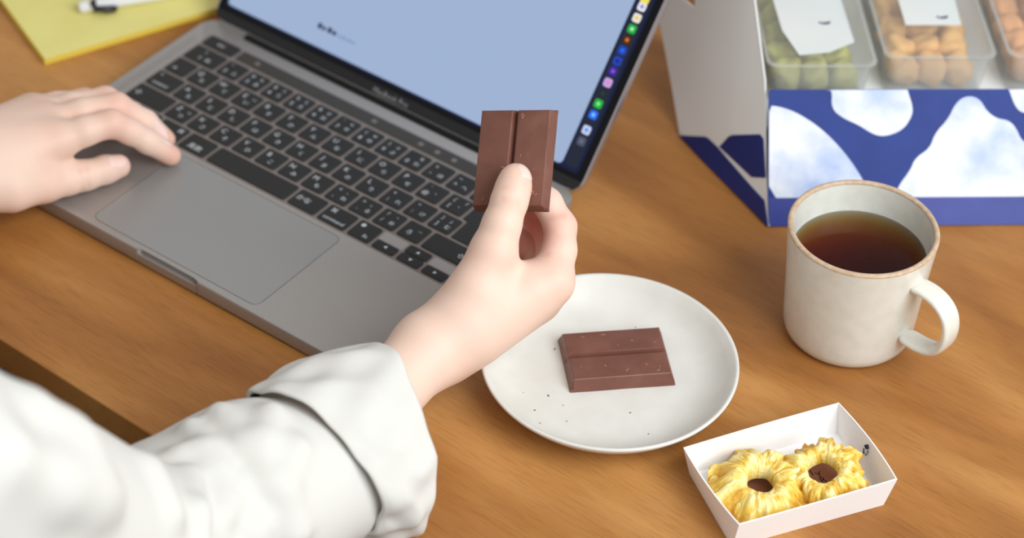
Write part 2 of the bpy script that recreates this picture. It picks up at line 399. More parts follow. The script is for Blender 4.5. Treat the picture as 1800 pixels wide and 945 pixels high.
obj('screen', prism(rrect(-145.5, 11.5, 145.5, 199, 2, 3), .2, .3, 0, LM), M_desk, lid)
obj('screen_window', prism(rrect(-144.4, 13, 132.6, 192, 3, 4), .28, .36, 0, LM), M_scr, lid)

def glow(name, c, e=.8): return mat(name, tuple(x * .15 for x in lin(*c)), .2, .4, emit=lin(*c), estr=e)
obj('dock', prism(rrect(134.2, 14, 143.6, 170, 2.4, 3), .3, .34, 0, LM), glow('dock backing', (24, 32, 56), .6), lid)
ICON = [(462, 0, (235, 215, 90), None), (445, 32, (222, 226, 235), (150, 130, 200)), (420, 84, (225, 222, 215), (230, 200, 60)), (398, 135, (20, 165, 60), (150, 235, 170)),
        (373, 184, (60, 30, 16), (215, 105, 30)), (350, 232, (12, 60, 170), (30, 100, 230)), (328, 281, (16, 60, 180), (10, 30, 110)), (312, 330, (40, 34, 150), (150, 70, 190)),
        (287, 382, (190, 160, 225), (230, 120, 170)), (262, 432, (18, 30, 40), (26, 50, 50)), (240, 478, (24, 170, 60), (120, 230, 130)), (220, 530, (24, 104, 235), (120, 190, 250)),
        (188, 600, (190, 205, 235), (90, 140, 220)), (165, 652, (70, 76, 100), (100, 105, 125))]
for i, (x_, y_, c_, c2) in enumerate(ICON):
    w = on_plane(960 + x_ / 2.623, y_ / 2.623, LO, LM[:3, 2]); iy = float(np.dot(w - LO, LM[:3, 1])); s_ = 2.9
    ic = obj('dock_icon', prism(rrect(138.9 - s_, iy - s_, 138.9 + s_, iy + s_, 1.4, 3), .34, .4, 0, LM), glow('dock icon %d' % i, c_), lid)
    if c2: obj('dock_icon_mark', prism(rrect(138.9 - 1.3, iy - 1.3, 138.9 + 1.3, iy + 1.3, 1.2, 3), .4, .44, 0, LM), glow('dock icon mark %d' % i, c2), lid)
# short line of dark print on the page
M_ink = mat('screen ink', lin(20, 26, 44), .3, .3, emit=lin(52, 66, 96), estr=.6); M_ink2 = mat('screen ink pale', lin(60, 70, 90), .3, .3, emit=lin(120, 142, 178), estr=.8)
for i in range(4): obj('screen_print', prism(rrect(-72 + i * 4.1, 24.6, -72 + i * 4.1 + (3.4 if i != 1 else 2.6), 24.6 + (3.6 if i % 2 == 0 else 2.6), .5, 2), .37, .4, 0, LM), M_ink, lid)
for i in range(5): obj('screen_print', prism(rrect(-54.5 + i * 3, 24.6, -54.5 + i * 3 + 2, 24.6 + 1.8 + .5 * (i % 2), .4, 2), .37, .4, 0, LM), M_ink2, lid)

# ------------------------------------------------------------------ plate
M_plate = mat('matte off white glaze', lin(221, 221, 215), .5, .4, noise=(60, lin(215, 214, 207), 4, .35, .7), bump=(900, .05, .0002))
PC = np.array([258.5, -9.5, 0.])
prof = [(0, 2.2), (30, 2.2), (44, 2.2), (46, 0), (49, 0), (50.5, 2.4), (60, 6.5), (68, 12.5), (73.2, 18.6), (74.4, 20.6), (74.2, 21.6), (73.2, 21.9), (72.0, 21.2), (68.5, 16.6), (63, 11.5), (57, 8.1), (50, 6.6), (40, 6.2), (0, 6.2)]
plate = obj('plate', lathe([(max(r, .01), z) for r, z in prof], 96, tuple(PC), close=False), M_plate, None, smooth=True)
tag(plate, 'round off white ceramic plate with a chocolate bar lying on it', 'plate')

# ------------------------------------------------------------------ chocolate bars
def choc_mat():
    m = mat('milk chocolate', lin(110, 67, 54), .42, .5, noise=(55, lin(126, 83, 70), 5, .4, .75), bump=(260, .12, .0006))
    return m
M_choc = choc_mat(); M_crumb = mat('chocolate crumb', lin(140, 96, 78), .8, .2); M_scuff = mat('pale chocolate scuff', lin(186, 140, 118), .8, .2)
def choc_bar(name, w, l, t, M, label, b=3.0):
    """two fingers side by side (w across both), bevelled sides, groove between; M: frame with origin at the middle of the underside"""
    bm = bmesh.new(); hw, hl = w / 2, l / 2; g = 1.7; gz = t * .55
    # cross-section along x (base edge, top edge, groove)
    xs = [(-hw, 0), (-hw + .4, t * .25), (-hw + b * .8, t - .5), (-hw + b * .95, t - .1), (-hw + b + .5, t), (-g - .5, t), (-g, t - .25), (-.45, gz), (.45, gz), (g, t - .25), (g + .5, t), (hw - b - .5, t), (hw - b * .95, t - .1), (hw - b * .8, t - .5), (hw - .4, t * .25), (hw, 0)]
    ys = [(-hl, 0), (-hl + .4, .25), (-hl + b * .8, .94), (-hl + b * .95, .985), (-hl + b + .5, 1)] ; ys += [(-hl + b + .5 + (2 * hl - 2 * b - 1) * i / 6, 1) for i in range(1, 6)]; ys += [(-y, f) for y, f in ys[:5][::-1]]
    grid = []
    for y, f in ys:
        row = []
        for x, z in xs:
            sx = 1.0 if abs(x) > hw - b - .6 else 1.0
            jz = random.uniform(-.05, .05) if 0 < f and z > 0 else 0; jx = random.uniform(-.12, .12) if z < t * .3 else 0
            row.append(bm.verts.new((x + jx, y + jx, min(z, t * f if f < 1 else 99) + jz)))
        grid.append(row)
    for j in range(len(ys) - 1):
        for i in range(len(xs) - 1): bm.faces.new((grid[j][i], grid[j][i + 1], grid[j + 1][i + 1], grid[j + 1][i]))
    ring = grid[0] + [r[-1] for r in grid[1:]] + grid[-1][-2::-1] + [r[0] for r in grid[-2:0:-1]]
    bm.faces.new(ring[::-1])
    bmesh.ops.recalc_face_normals(bm, faces=bm.faces)
    bm.transform(Matrix.Scale(.001, 4) @ Matrix([list(r) for r in M]))
    o = obj(name, bm, M_choc, None, smooth=True, auto=24); tag(o, label, 'chocolate bar')
    sb = bmesh.new()
    for _ in range(11):
        x = random.choice((random.uniform(-hw + 4, -4), random.uniform(4, hw - 4))); y = random.uniform(-hl + 4, hl - 4); a = random.uniform(0, 3.14); ln, wd = random.uniform(.4, 1.4), random.uniform(.12, .25)
        c, s_ = math.cos(a), math.sin(a)
        vv = [sb.verts.new((x + c * p_ * ln - s_ * q_ * wd, y + s_ * p_ * ln + c * q_ * wd, t + .06)) for p_, q_ in ((-1, -1), (1, -1), (1, 1), (-1, 1))]; sb.faces.new(vv)
    for _ in range(14):
        x = random.uniform(-hw + 1, hw - 1); sg = random.choice((-1, 1)); y = sg * (hl - 1.8); 
        vv = [sb.verts.new((x + p_ * random.uniform(.3, .9), y + q_ * .2, t * .72 + .18 * q_ * -sg + .25)) for p_, q_ in ((-1, -1), (1, -1), (1, 1), (-1, 1))]; sb.faces.new(vv)
    sb.transform(Matrix.Scale(.001, 4) @ Matrix([list(r) for r in M]))
    tag(obj('scuff_marks', sb, M_scuff, o), kind='stuff')
    return o
a_, b_, c_, d_ = at(983, 598, 7), at(1163, 584, 7), at(1187, 676, 7), at(1000, 688, 7)
cen = (a_ + b_ + c_ + d_) / 4; along = unit((b_ + c_ - a_ - d_)); across = unit(np.cross((0, 0, 1), along))
bl = (np.linalg.norm(b_ - a_) + np.linalg.norm(c_ - d_)) / 2; bw = (np.linalg.norm(a_ - d_) + np.linalg.norm(b_ - c_)) / 2
Mb = frame((cen[0], cen[1], 6.35), np.cross(along, (0, 0, 1)), along)
choc_bar('chocolate_bar', bw, bl, 8.0, Mb, 'two finger milk chocolate bar lying on the white plate')
D0 = 1365.0
def cam_vec(x, y, z): return RM @ np.array([x, y, z], float)
hex_, hey = cam_vec(41.3, -.6, 16.5), cam_vec(4.2, 56.7, -11.7)
hz = unit(np.cross(hex_, hey)); hc = dep(903.5, 280, D0)
Mh = frame(hc - hz * 4.0, hex_, hey)
choc_bar('chocolate_bar', 44.6, 58.2, 8.0, Mh, 'two finger milk chocolate bar held up between thumb and finger', 2.1)
for px, py in [(920, 691), (964, 695), (990, 712), (940, 722), (949, 748), (996, 740), (1117, 575), (1108, 725), (1140, 763), (975, 613)]:
    q = at(px, py, 6.4); a = random.uniform(0, 3.14); s_ = random.uniform(.5, 1.0)
    bm = bmesh.new(); bmesh.ops.create_icosphere(bm, subdivisions=1, radius=1)
    rr = math.hypot(q[0] - PC[0], q[1] - PC[1]); zz = 6.2 if rr < 50 else 6.2 + (rr - 50) * .3
    for v in bm.verts: v.co *= random.uniform(.7, 1.2)
    bm.transform(Matrix.Translation((q[0] * .001, q[1] * .001, (zz + .3) * .001)) @ Matrix.Rotation(a, 4, 'Z') @ Matrix.Diagonal((s_ * .001, s_ * .00045, s_ * .0004, 1)))
    tag(obj('chocolate_crumb', bm, M_crumb), 'tiny chocolate crumb lying loose on the white plate', 'crumb', 'crumbs on the plate')

# ------------------------------------------------------------------ mug of tea
M_mug = mat('cream stoneware glaze', lin(226, 226, 217), .28, .5, noise=(120, lin(219, 217, 206), 5, .4, .75), coat=.3)
M_rim = mat('bare brown rim', lin(188, 160, 132), .5, .4, noise=(300, lin(206, 184, 158), 3, .35, .7))
mc = at(1488, 577); MC = np.array([mc[0], mc[1], 0.]); MH = 79.0
mug = empty('mug', tuple(MC)); tag(mug, 'cream stoneware mug of dark tea with a brown rim', 'mug')
outer = [(0.01, 1.2), (30, 1.2), (31, 0), (33.5, 0), (35.5, 1.2), (37.6, 4), (38.6, 8), (39.2, 16), (40.4, 36), (41.9, 56), (43.4, 74), (43.8, MH - 1.4)]
inner = [(40.6, MH - 1.4), (40.2, 74), (38.9, 56), (37.6, 36), (36.4, 14), (34.5, 8), (30, 5.5), (.01, 5)]
obj('mug_body', lathe(outer, 96, tuple(MC), close=False), M_mug, mug, smooth=True)
obj('mug_interior', lathe(inner, 96, tuple(MC), close=False), M_mug, mug, smooth=True)
obj('mug_rim', lathe([(43.78, MH - 1.6), (43.9, MH - .8), (43.4, MH), (42.2, MH + .5), (41.0, MH), (40.55, MH - .8), (40.58, MH - 1.6)], 96, tuple(MC), close=False), M_rim, mug, smooth=True)
HA = math.radians(-9.0); hd = np.array([math.cos(HA), math.sin(HA), 0]); hp = np.array([-hd[1], hd[0], 0])
ctrl = [(39.5, 61), (46, 62.5), (54, 62.5), (61, 60), (66.5, 55), (69, 48.5), (69.5, 41), (68, 33), (64, 26.5), (57, 22.8), (49, 21.8), (37.5, 22)]
vs_, fs_ = [], []; NS = 12
for i, (r, z) in enumerate(ctrl):
    p0, p1 = ctrl[max(i - 1, 0)], ctrl[min(i + 1, len(ctrl) - 1)]; t = unit((p1[0] - p0[0], p1[1] - p0[1])); nn = (-t[1], t[0])
    for j in range(NS):
        a = 2 * math.pi * j / NS; cw, ct = math.cos(a), math.sin(a); w_, t_ = 7.2 * math.copysign(abs(cw) ** .6, cw), 2.5 * math.copysign(abs(ct) ** .7, ct)
        vs_.append(MC + hd * (r + nn[0] * t_) + hp * w_ + np.array([0, 0, z + nn[1] * t_]))
for i in range(len(ctrl) - 1):
    for j in range(NS): fs_.append((i * NS + j, i * NS + (j + 1) % NS, (i + 1) * NS + (j + 1) % NS, (i + 1) * NS + j))
fs_ += [tuple(range(NS))[::-1], tuple((len(ctrl) - 1) * NS + j for j in range(NS))]
hm = mesh('h', vs_, fs_); hb = bmesh.new(); hb.from_mesh(hm); bmesh.ops.recalc_face_normals(hb, faces=hb.faces)
ho = obj('handle', hb, M_mug, mug, smooth=True); sm = ho.modifiers.new('s', 'SUBSURF'); sm.levels = sm.render_levels = 2
M_tea = bpy.data.materials.new('tea'); M_tea.use_nodes = True; nt = M_tea.node_tree; nt.nodes.remove(nt.nodes['Principled BSDF']); mo = nt.nodes['Material Output']
tr_, gl_, mx_, fr_, ab = [nt.nodes.new('ShaderNode' + k) for k in ('BsdfTransparent', 'BsdfGlossy', 'MixShader', 'Fresnel', 'VolumeAbsorption')]
fr_.inputs['IOR'].default_value = 1.33; gl_.inputs['Roughness'].default_value = .03; ab.inputs['Color'].default_value = (.87, .64, .02, 1); ab.inputs['Density'].default_value = 150
for p_, q_ in ((fr_.outputs[0], mx_.inputs[0]), (tr_.outputs[0], mx_.inputs[1]), (gl_.outputs[0], mx_.inputs[2]), (mx_.outputs[0], mo.inputs['Surface']), (ab.outputs[0], mo.inputs['Volume'])): nt.links.new(p_, q_)
TZ = 59.0
obj('tea', lathe([(.01, 4.4), (30, 4.9), (35.2, 7.6), (37.2, 14), (38.4, 36), (39.7, 55), (40.0, TZ), (.01, TZ)], 72, tuple(MC), close=False), M_tea, mug, smooth=True, auto=40)

# ------------------------------------------------------------------ paper tray with dried pineapple
M_card = mat('white card', lin(246, 245, 245), .6, .3, bump=(700, .03, .0003))
RZ = 21.0
Lr, Br, Rr, Fr = at(1201, 786, RZ), at(1474.4, 707, RZ), at(1577.5, 842, RZ), at(1299, 922, RZ)
L0, R0, F0 = at(1212, 833), at(1553, 887), at(1287, 962); B0 = L0 + R0 - F0 + (Br - (Lr + Rr - Fr)) * .5
tray = empty('paper_tray', tuple((L0 + R0) / 2)); tag(tray, 'small open white card tray holding two dried pineapple rings', 'tray')
def card_wall(a0, b0, b1, a1, bow, inward, name='tray_wall'):
    """a0,b0 bottom, a1,b1 top; bowed sheet of card, 0.8 mm thick"""
    n = 10; vs_ = []; fs_ = []; nrm = unit(np.cross(b0 - a0, a1 - a0)); 
    if np.dot(nrm, inward) < 0: nrm = -nrm
    for s_ in (0, .8):
        for i in range(n + 1):
            t = i / n; k_ = 4 * t * (1 - t)
            for j, (p_, q_) in enumerate(((a0, b0), (a1, b1))):
                vs_.append(p_ + (q_ - p_) * t - nrm * bow * k_ * j + nrm * s_)
    m_ = 2 * (n + 1)
    for i in range(n):
        a = 2 * i; fs_ += [(a, a + 2, a + 3, a + 1), (m_ + a, m_ + a + 1, m_ + a + 3, m_ + a + 2), (a, a + m_, a + 2 + m_, a + 2), (a + 1, a + 3, a + 3 + m_, a + 1 + m_)]
    fs_ += [(0, 1, m_ + 1, m_), (2 * n, 2 * n + m_, 2 * n + 1 + m_, 2 * n + 1)]
    bm = bmesh.new(); bm.from_mesh(mesh('w', vs_, fs_)); bmesh.ops.recalc_face_normals(bm, faces=bm.faces)
    return obj(name, bm, M_card, tray, smooth=True, auto=35)
tcen = (L0 + R0) / 2
for a0, b0, a1, b1, bow in ((L0, F0, Lr, Fr, 1.6), (F0, R0, Fr, Rr, .3), (R0, B0, Rr, Br, 2.4), (B0, L0, Br, Lr, .6)):
    card_wall(a0, b0, b1, a1, bow, tcen - (a0 + b0) / 2)
bmf = prism([(q[0], q[1]) for q in (L0, F0, R0, B0)], .2, 1.0, 0); obj('tray_floor', bmf, M_card, tray)
# printed emblem on the inside of the short wall
M_navy = mat('navy print', lin(40, 36, 84), .6, .2)
wn = unit(np.cross(B0 - R0, Rr - R0)); wn = wn if np.dot(wn, tcen - R0) > 0 else -wn; wp = (R0 + B0 + Rr + Br) / 4 + wn * -.4
def emblem_pts(L): return [on_plane(1370 + x / 6.3, 750 + y / 6.3, wp, wn) + wn * .5 for x, y in L]
def sheet(pts, n, th=.15):
    pts = [np.asarray(q) for q in pts]; k_ = len(pts); vs_ = pts + [q + n * th for q in pts]
    fs_ = [tuple(range(k_))[::-1], tuple(range(k_, 2 * k_))] + [(i, (i + 1) % k_, k_ + (i + 1) % k_, k_ + i) for i in range(k_)]
    bm = bmesh.new(); bm.from_mesh(mesh('s', vs_, fs_)); bmesh.ops.recalc_face_normals(bm, faces=bm.faces); return bm
for L in ([(948, 205), (962, 193), (972, 200), (985, 188), (994, 205), (996, 240), (980, 250), (962, 235)], [(938, 235), (946, 232), (944, 262), (952, 292), (945, 300), (934, 280)], [(955, 305), (966, 300), (978, 306), (968, 316)], [(984, 262), (992, 258), (990, 285), (976, 300), (972, 296), (982, 280)]):
    obj('printed_emblem', sheet(emblem_pts(L), wn), M_navy, tray)
# brown slip of printed card under the fruit
ta = unit(R0 - F0); tb_ = unit(np.cross((0, 0, 1), ta)); slc = at(1395, 855, 1.2)
SM = frame((slc[0], slc[1], 1.05), ta, tb_)
slip = obj('printed_slip', prism(rrect(-36, -17, 36, 17, 1, 2), 0, .4, 0, SM), mat('brown slip', lin(158, 104, 80), .7, .2), None)
tag(slip, 'brown printed slip lying under the pineapple rings in the tray', 'slip')
ins = [(at(1427, 831, 1.6), '1'), (at(1440, 834, 1.6), 'Y'), (at(1447, 843, 1.6), 'R')]
SI = np.linalg.inv(SM)
obj('printed_letters', text_mesh([(c, *(SI @ np.array([*q, 1]))[:2], 6.5) for q, c in ins], SM, .45), mat('black print', lin(22, 18, 20), .7, .2), slip)
M_pine = mat('dried pineapple', lin(228, 182, 70), .42, .5, sss=.18, sssr=(1, .7, .25), bump=(480, .6, .0012))
nt = M_pine.node_tree; pb = nt.nodes['Principled BSDF']; pb.inputs['Subsurface Scale'].default_value = .003
an = nt.nodes.new('ShaderNodeAttribute'); an.attribute_name = 'tone'; cr_ = nt.nodes.new('ShaderNodeValToRGB'); ce = cr_.color_ramp.elements
ce[0].position, ce[0].color = .05, (*lin(218, 160, 48), 1); ce[1].position, ce[1].color = .9, (*lin(247, 234, 168), 1); cm = ce.new(.45); cm.color = (*lin(238, 203, 92), 1)
nt.links.new(an.outputs['Fac'], cr_.inputs[0]); nt.links.new(cr_.outputs[0], pb.inputs['Base Color'])
from mathutils import noise as mnoise
def pineapple(cx, cy, cz, ri, ro, h, tilt, seed, label, ax=1.0, rot=0):
    n, m_ = 300, 40; vs_, fs_, tone = [], [], []; so = seed * 7.3
    def nz(x, y, z, w=0): return mnoise.noise((x + so, y - so * .7 + w * 13.1, z + w * 5.7))
    for i in range(n):
        t = 2 * math.pi * i / n; ct, st = math.cos(t), math.sin(t)
        lobe = nz(ct * 2.6, st * 2.6, 0) * 1.5 + nz(ct * 6, st * 6, 3) * 1.2             # ruffled rim
        R = ro * (1 + .15 * max(-.7, min(.7, lobe))); rin = ri * (1 + .16 * nz(ct * 1.4, st * 1.4, 5))
        for j in range(m_):
            s_ = 2 * math.pi * j / m_; c_, q = math.cos(s_), math.sin(s_)
            rad = (R + rin) / 2 - (R - rin) / 2 * math.copysign(abs(c_) ** .7, c_)
            f = min(1.0, max(0.0, (rad - rin) / (R - rin)))
            tw = t + .42 * nz(ct * 1.5 + f, st * 1.5, f * 2.6, 7) + .12 * nz(ct * 5, st * 5, f * 5, 8); cw, sw = math.cos(tw), math.sin(tw)
            ruf = 1 - 3.0 * abs(nz(cw * 3.4, sw * 3.4, 9 + f * .8))                        # pleats
            fib = nz(cw * 8, sw * 8, f * 2.2, 2) * .9 + nz(cw * 19, sw * 19, f * 4.5, 3) * .8
            lump = nz(ct * 2.2 * (1 + f), st * 2.2 * (1 + f), f * 2.2, 4)
            blot = nz(rad * ct * .16, rad * st * .16, 1.5, 6) + .6 * nz(rad * ct * .4, rad * st * .4, 4, 6)
            lip = 1.6 * math.exp(-((f - .06) / .07) ** 2)                                  # raised edge around the hole
            zt = h * (.62 + .45 * math.sin(math.pi * min(1, f * 1.02 + .14)) - .40 * f ** 2.2) + lip + 2.9 * ruf * f * (1 - .2 * f) + 4.4 * lump * f + 1.5 * fib * (.12 + f) + 1.2 * blot * f
            zb = h * .12 * (1 - f) + 2.6 * lobe * f * f
            zt = max(zt, zb + 2.2)
            u = .5 + .5 * math.copysign(abs(q) ** .5, q)
            z = zb + (zt - zb) * u
            rad += 1.0 * fib * f * (1 if q > 0 else .4)
            vs_.append((rad * ct * ax, rad * st, max(z, -3)))
            tone.append(min(1, max(0, .50 + .55 * fib + .35 * lump + .55 * blot + .22 * ruf - .5 * f ** 4 + .12 * math.exp(-((f - .05) / .08) ** 2))))
    for i in range(n):
        for j in range(m_):
            a, b = i * m_ + j, i * m_ + (j + 1) % m_; i2 = (i + 1) % n; fs_.append((a, i2 * m_ + j, i2 * m_ + (j + 1) % m_, b))
    me = mesh('p', vs_, fs_); ta_ = me.attributes.new('tone', 'FLOAT', 'POINT'); ta_.data.foreach_set('value', tone); bm = bmesh.new(); bm.from_mesh(me); bmesh.ops.recalc_face_normals(bm, faces=bm.faces)
    T = Matrix.Translation((cx * .001, cy * .001, cz * .001)) @ Matrix.Rotation(rot, 4, 'Z') @ Matrix.Rotation(tilt[0], 4, 'X') @ Matrix.Rotation(tilt[1], 4, 'Y')
    bm.transform(T); zmin = min(v.co.z for v in bm.verts)
    if zmin < .0016: bm.transform(Matrix.Translation((0, 0, .0016 - zmin)))
    for v in bm.verts:                                           # fruit rests against the card walls
        q = np.array(v.co) * 1000
        for a0, b0, a1 in ((L0, F0, Lr), (F0, R0, Fr), (R0, B0, Rr), (B0, L0, Br)):
            wn_ = unit(np.cross(b0 - a0, a1 - a0)); wn_ = wn_ if np.dot(wn_, tcen - a0) > 0 else -wn_
            dd = np.dot(q - a0, wn_) - 1.4
            if dd < 0: q = q - wn_ * dd * .97
        v.co = q * .001
    o = obj('dried_pineapple_ring', bm, M_pine, None, smooth=True)
    return tag(o, label, 'dried fruit', 'dried pineapple rings in the tray')
q1 = at(1335, 862, 8); q2 = at(1447, 840, 10)
taz = math.atan2(ta[1], ta[0])
pineapple(q1[0], q1[1], 2.5, 7.6, 28.5, 15, (.06, -.04), 3, 'dried pineapple ring lying flat, farther from the printed emblem', 1.0, taz)
pineapple(q2[0], q2[1], 5.0, 8.0, 23.5, 14, (.16, -.22), 11, 'dried pineapple ring tilted beside the tray wall with the printed emblem', 1.0, taz)

# ------------------------------------------------------------------ gift box with packs of dried fruit
M_blue = mat('deep blue print', lin(18, 46, 124), .5, .3, noise=(40, lin(23, 53, 134), 3, .35, .7))
M_blue_lit = mat('blue print lit violet', lin(50, 62, 146), .45, .4, noise=(30, lin(36, 52, 132), 3, .35, .7))  # box blue lightened to violet: light caught by the bottom band, put into colour
M_blue3 = mat('dark blue print', lin(32, 46, 116), .5, .4)
M_wc = mat('watercolour white', lin(232, 236, 243), .55, .3, noise=(26, lin(140, 170, 222), 5, .42, .76))
M_grey = mat('grey white card', lin(238, 240, 237), .65, .3, noise=(9, lin(243, 246, 246), 2, .3, .7))
A = at(1350, 400); e1 = unit(at(1800, 397) - A); e2 = unit(np.cross((0, 0, 1), e1)); BL = 250.0
SL = unit(e2 * 52 + np.array([0, 0, 70.])); FN = unit(np.cross(e1, SL))           # front panel: slopes back; FN faces the viewer's side
box = empty('gift_box', tuple(A)); tag(box, 'open blue gift box with white watercolour blobs on its front', 'box')
FH = 86.0
FM = frame(A, e1, SL)
obj('front_panel', prism(rrect(0, 1.3, BL, FH, 2.0, 3), -1.2, 0, 0, FM), M_blue, box)
def fpt(px, py, off=0): q = on_plane(px, py, A, FN); return q
def flat_on(M, pts2, z0=.04, z1=.14): return prism(pts2, z0, z1, 0, M)
def fxy(px, py): q = fpt(px, py) - A; return (float(np.dot(q, e1)), float(np.dot(q, SL)))
yb = (fxy(1352, 347)[1] + fxy(1790, 346)[1]) / 2
obj('bottom_band', prism([(.2, .9), (BL, .9), (BL, yb), (.2, yb)], 0, .5, 0, FM), M_blue_lit, box)
def smooth_poly(pts, it=2):
    for _ in range(it):
        q = []
        for i in range(len(pts)):
            a, b = np.array(pts[i]), np.array(pts[(i + 1) % len(pts)]); q += [tuple(a * .75 + b * .25), tuple(a * .25 + b * .75)]
        pts = q
    return pts
TOPY = fxy(1400, 140)[1]
for bi, L in enumerate([[(474, 425), (540, 433), (610, 460), (700, 520), (780, 600), (840, 680), (880, 750), (895, 815), (700, 830), (474, 830)],
          [(700, 300), (745, 362), (740, 440), (790, 480), (850, 505), (910, 545), (960, 553), (1030, 527), (1068, 470), (1070, 430), (1050, 370), (1036, 300)],
          [(985, 830), (1010, 755), (1060, 690), (1080, 640), (1140, 600), (1160, 540), (1215, 480), (1240, 425), (1270, 395), (1310, 388), (1345, 405), (1370, 450), (1410, 480), (1460, 487), (1490, 520), (1510, 570), (1580, 610), (1650, 690), (1690, 830)],
          [(490, 300), (515, 335), (545, 358), (575, 366), (610, 355), (640, 330), (665, 300)],
          [(1444, 300), (1465, 380), (1490, 440), (1521, 460), (1600, 455), (1660, 400), (1680, 300)]]):
    P2 = smooth_poly([fxy(1140 + x / 2.3045, y / 2.3045) for x, y in L])
    P2 = [(min(max(x, .4), BL - .4), min(max(y, yb + .05), FH - .3)) for x, y in P2]
    obj('printed_blob', prism(P2[::-1] if sum((P2[i][0] * P2[(i + 1) % len(P2)][1] - P2[(i + 1) % len(P2)][0] * P2[i][1]) for i in range(len(P2))) < 0 else P2, .02, .1 + .01 * bi, 0, FM), M_wc, box)
# inner tray of the box: back, floor and the end wall behind the packs
bt = A + SL * FH; bh = float(bt[2])
IM = frame(bt, e1, e2)
obj('inner_shelf', prism([(1, 1), (BL, 1), (BL, 190), (1, 190)], -32, -30, 0, IM), M_grey, box)
obj('back_wall', prism([(1, 188), (BL, 188), (BL, 191), (1, 191)], -bh + .2, 6, 0, IM), M_blue, box)
obj('end_wall', prism([(BL - 1.5, 1), (BL, 1), (BL, 190), (BL - 1.5, 190)], -bh + .2, 2, 0, IM), M_blue, box)
# opened side flap: plane through the front panel's left edge and its own foot on the table
Dp = at(1195, 240); SN = unit(np.cross(Dp - A, SL)); SN = SN if np.dot(SN, CAM - A) > 0 else -SN
def spt(px, py): return on_plane(px, py, A, SN)
def side(pts, m, off, name, th=.8): return obj(name, sheet([np.maximum(spt(*q) + SN * off, (-9999, -9999, .9)) for q in pts], SN, th), m, box)
sideflap = side([(1351, 399), (1345, 300), (1344, 142), (1318, -60), (1250, -40), (1221, -12), (1221, 14), (1203, 0), (1180, -8), (1159, 40), (1178, 140), (1194, 240), (1270, 320)], M_grey, -1.2, 'side_flap', 1.0)
side([(1194, 241), (1240, 240), (1246, 243), (1262, 258), (1320, 326), (1344, 352), (1350, 400), (1302, 352), (1240, 292)], M_blue3, -.2, 'tab')
side([(1265, 258), (1281, 240), (1288, 237), (1336, 236), (1342, 244), (1346, 312), (1322, 311)], M_blue3, -.2, 'tab', .7)
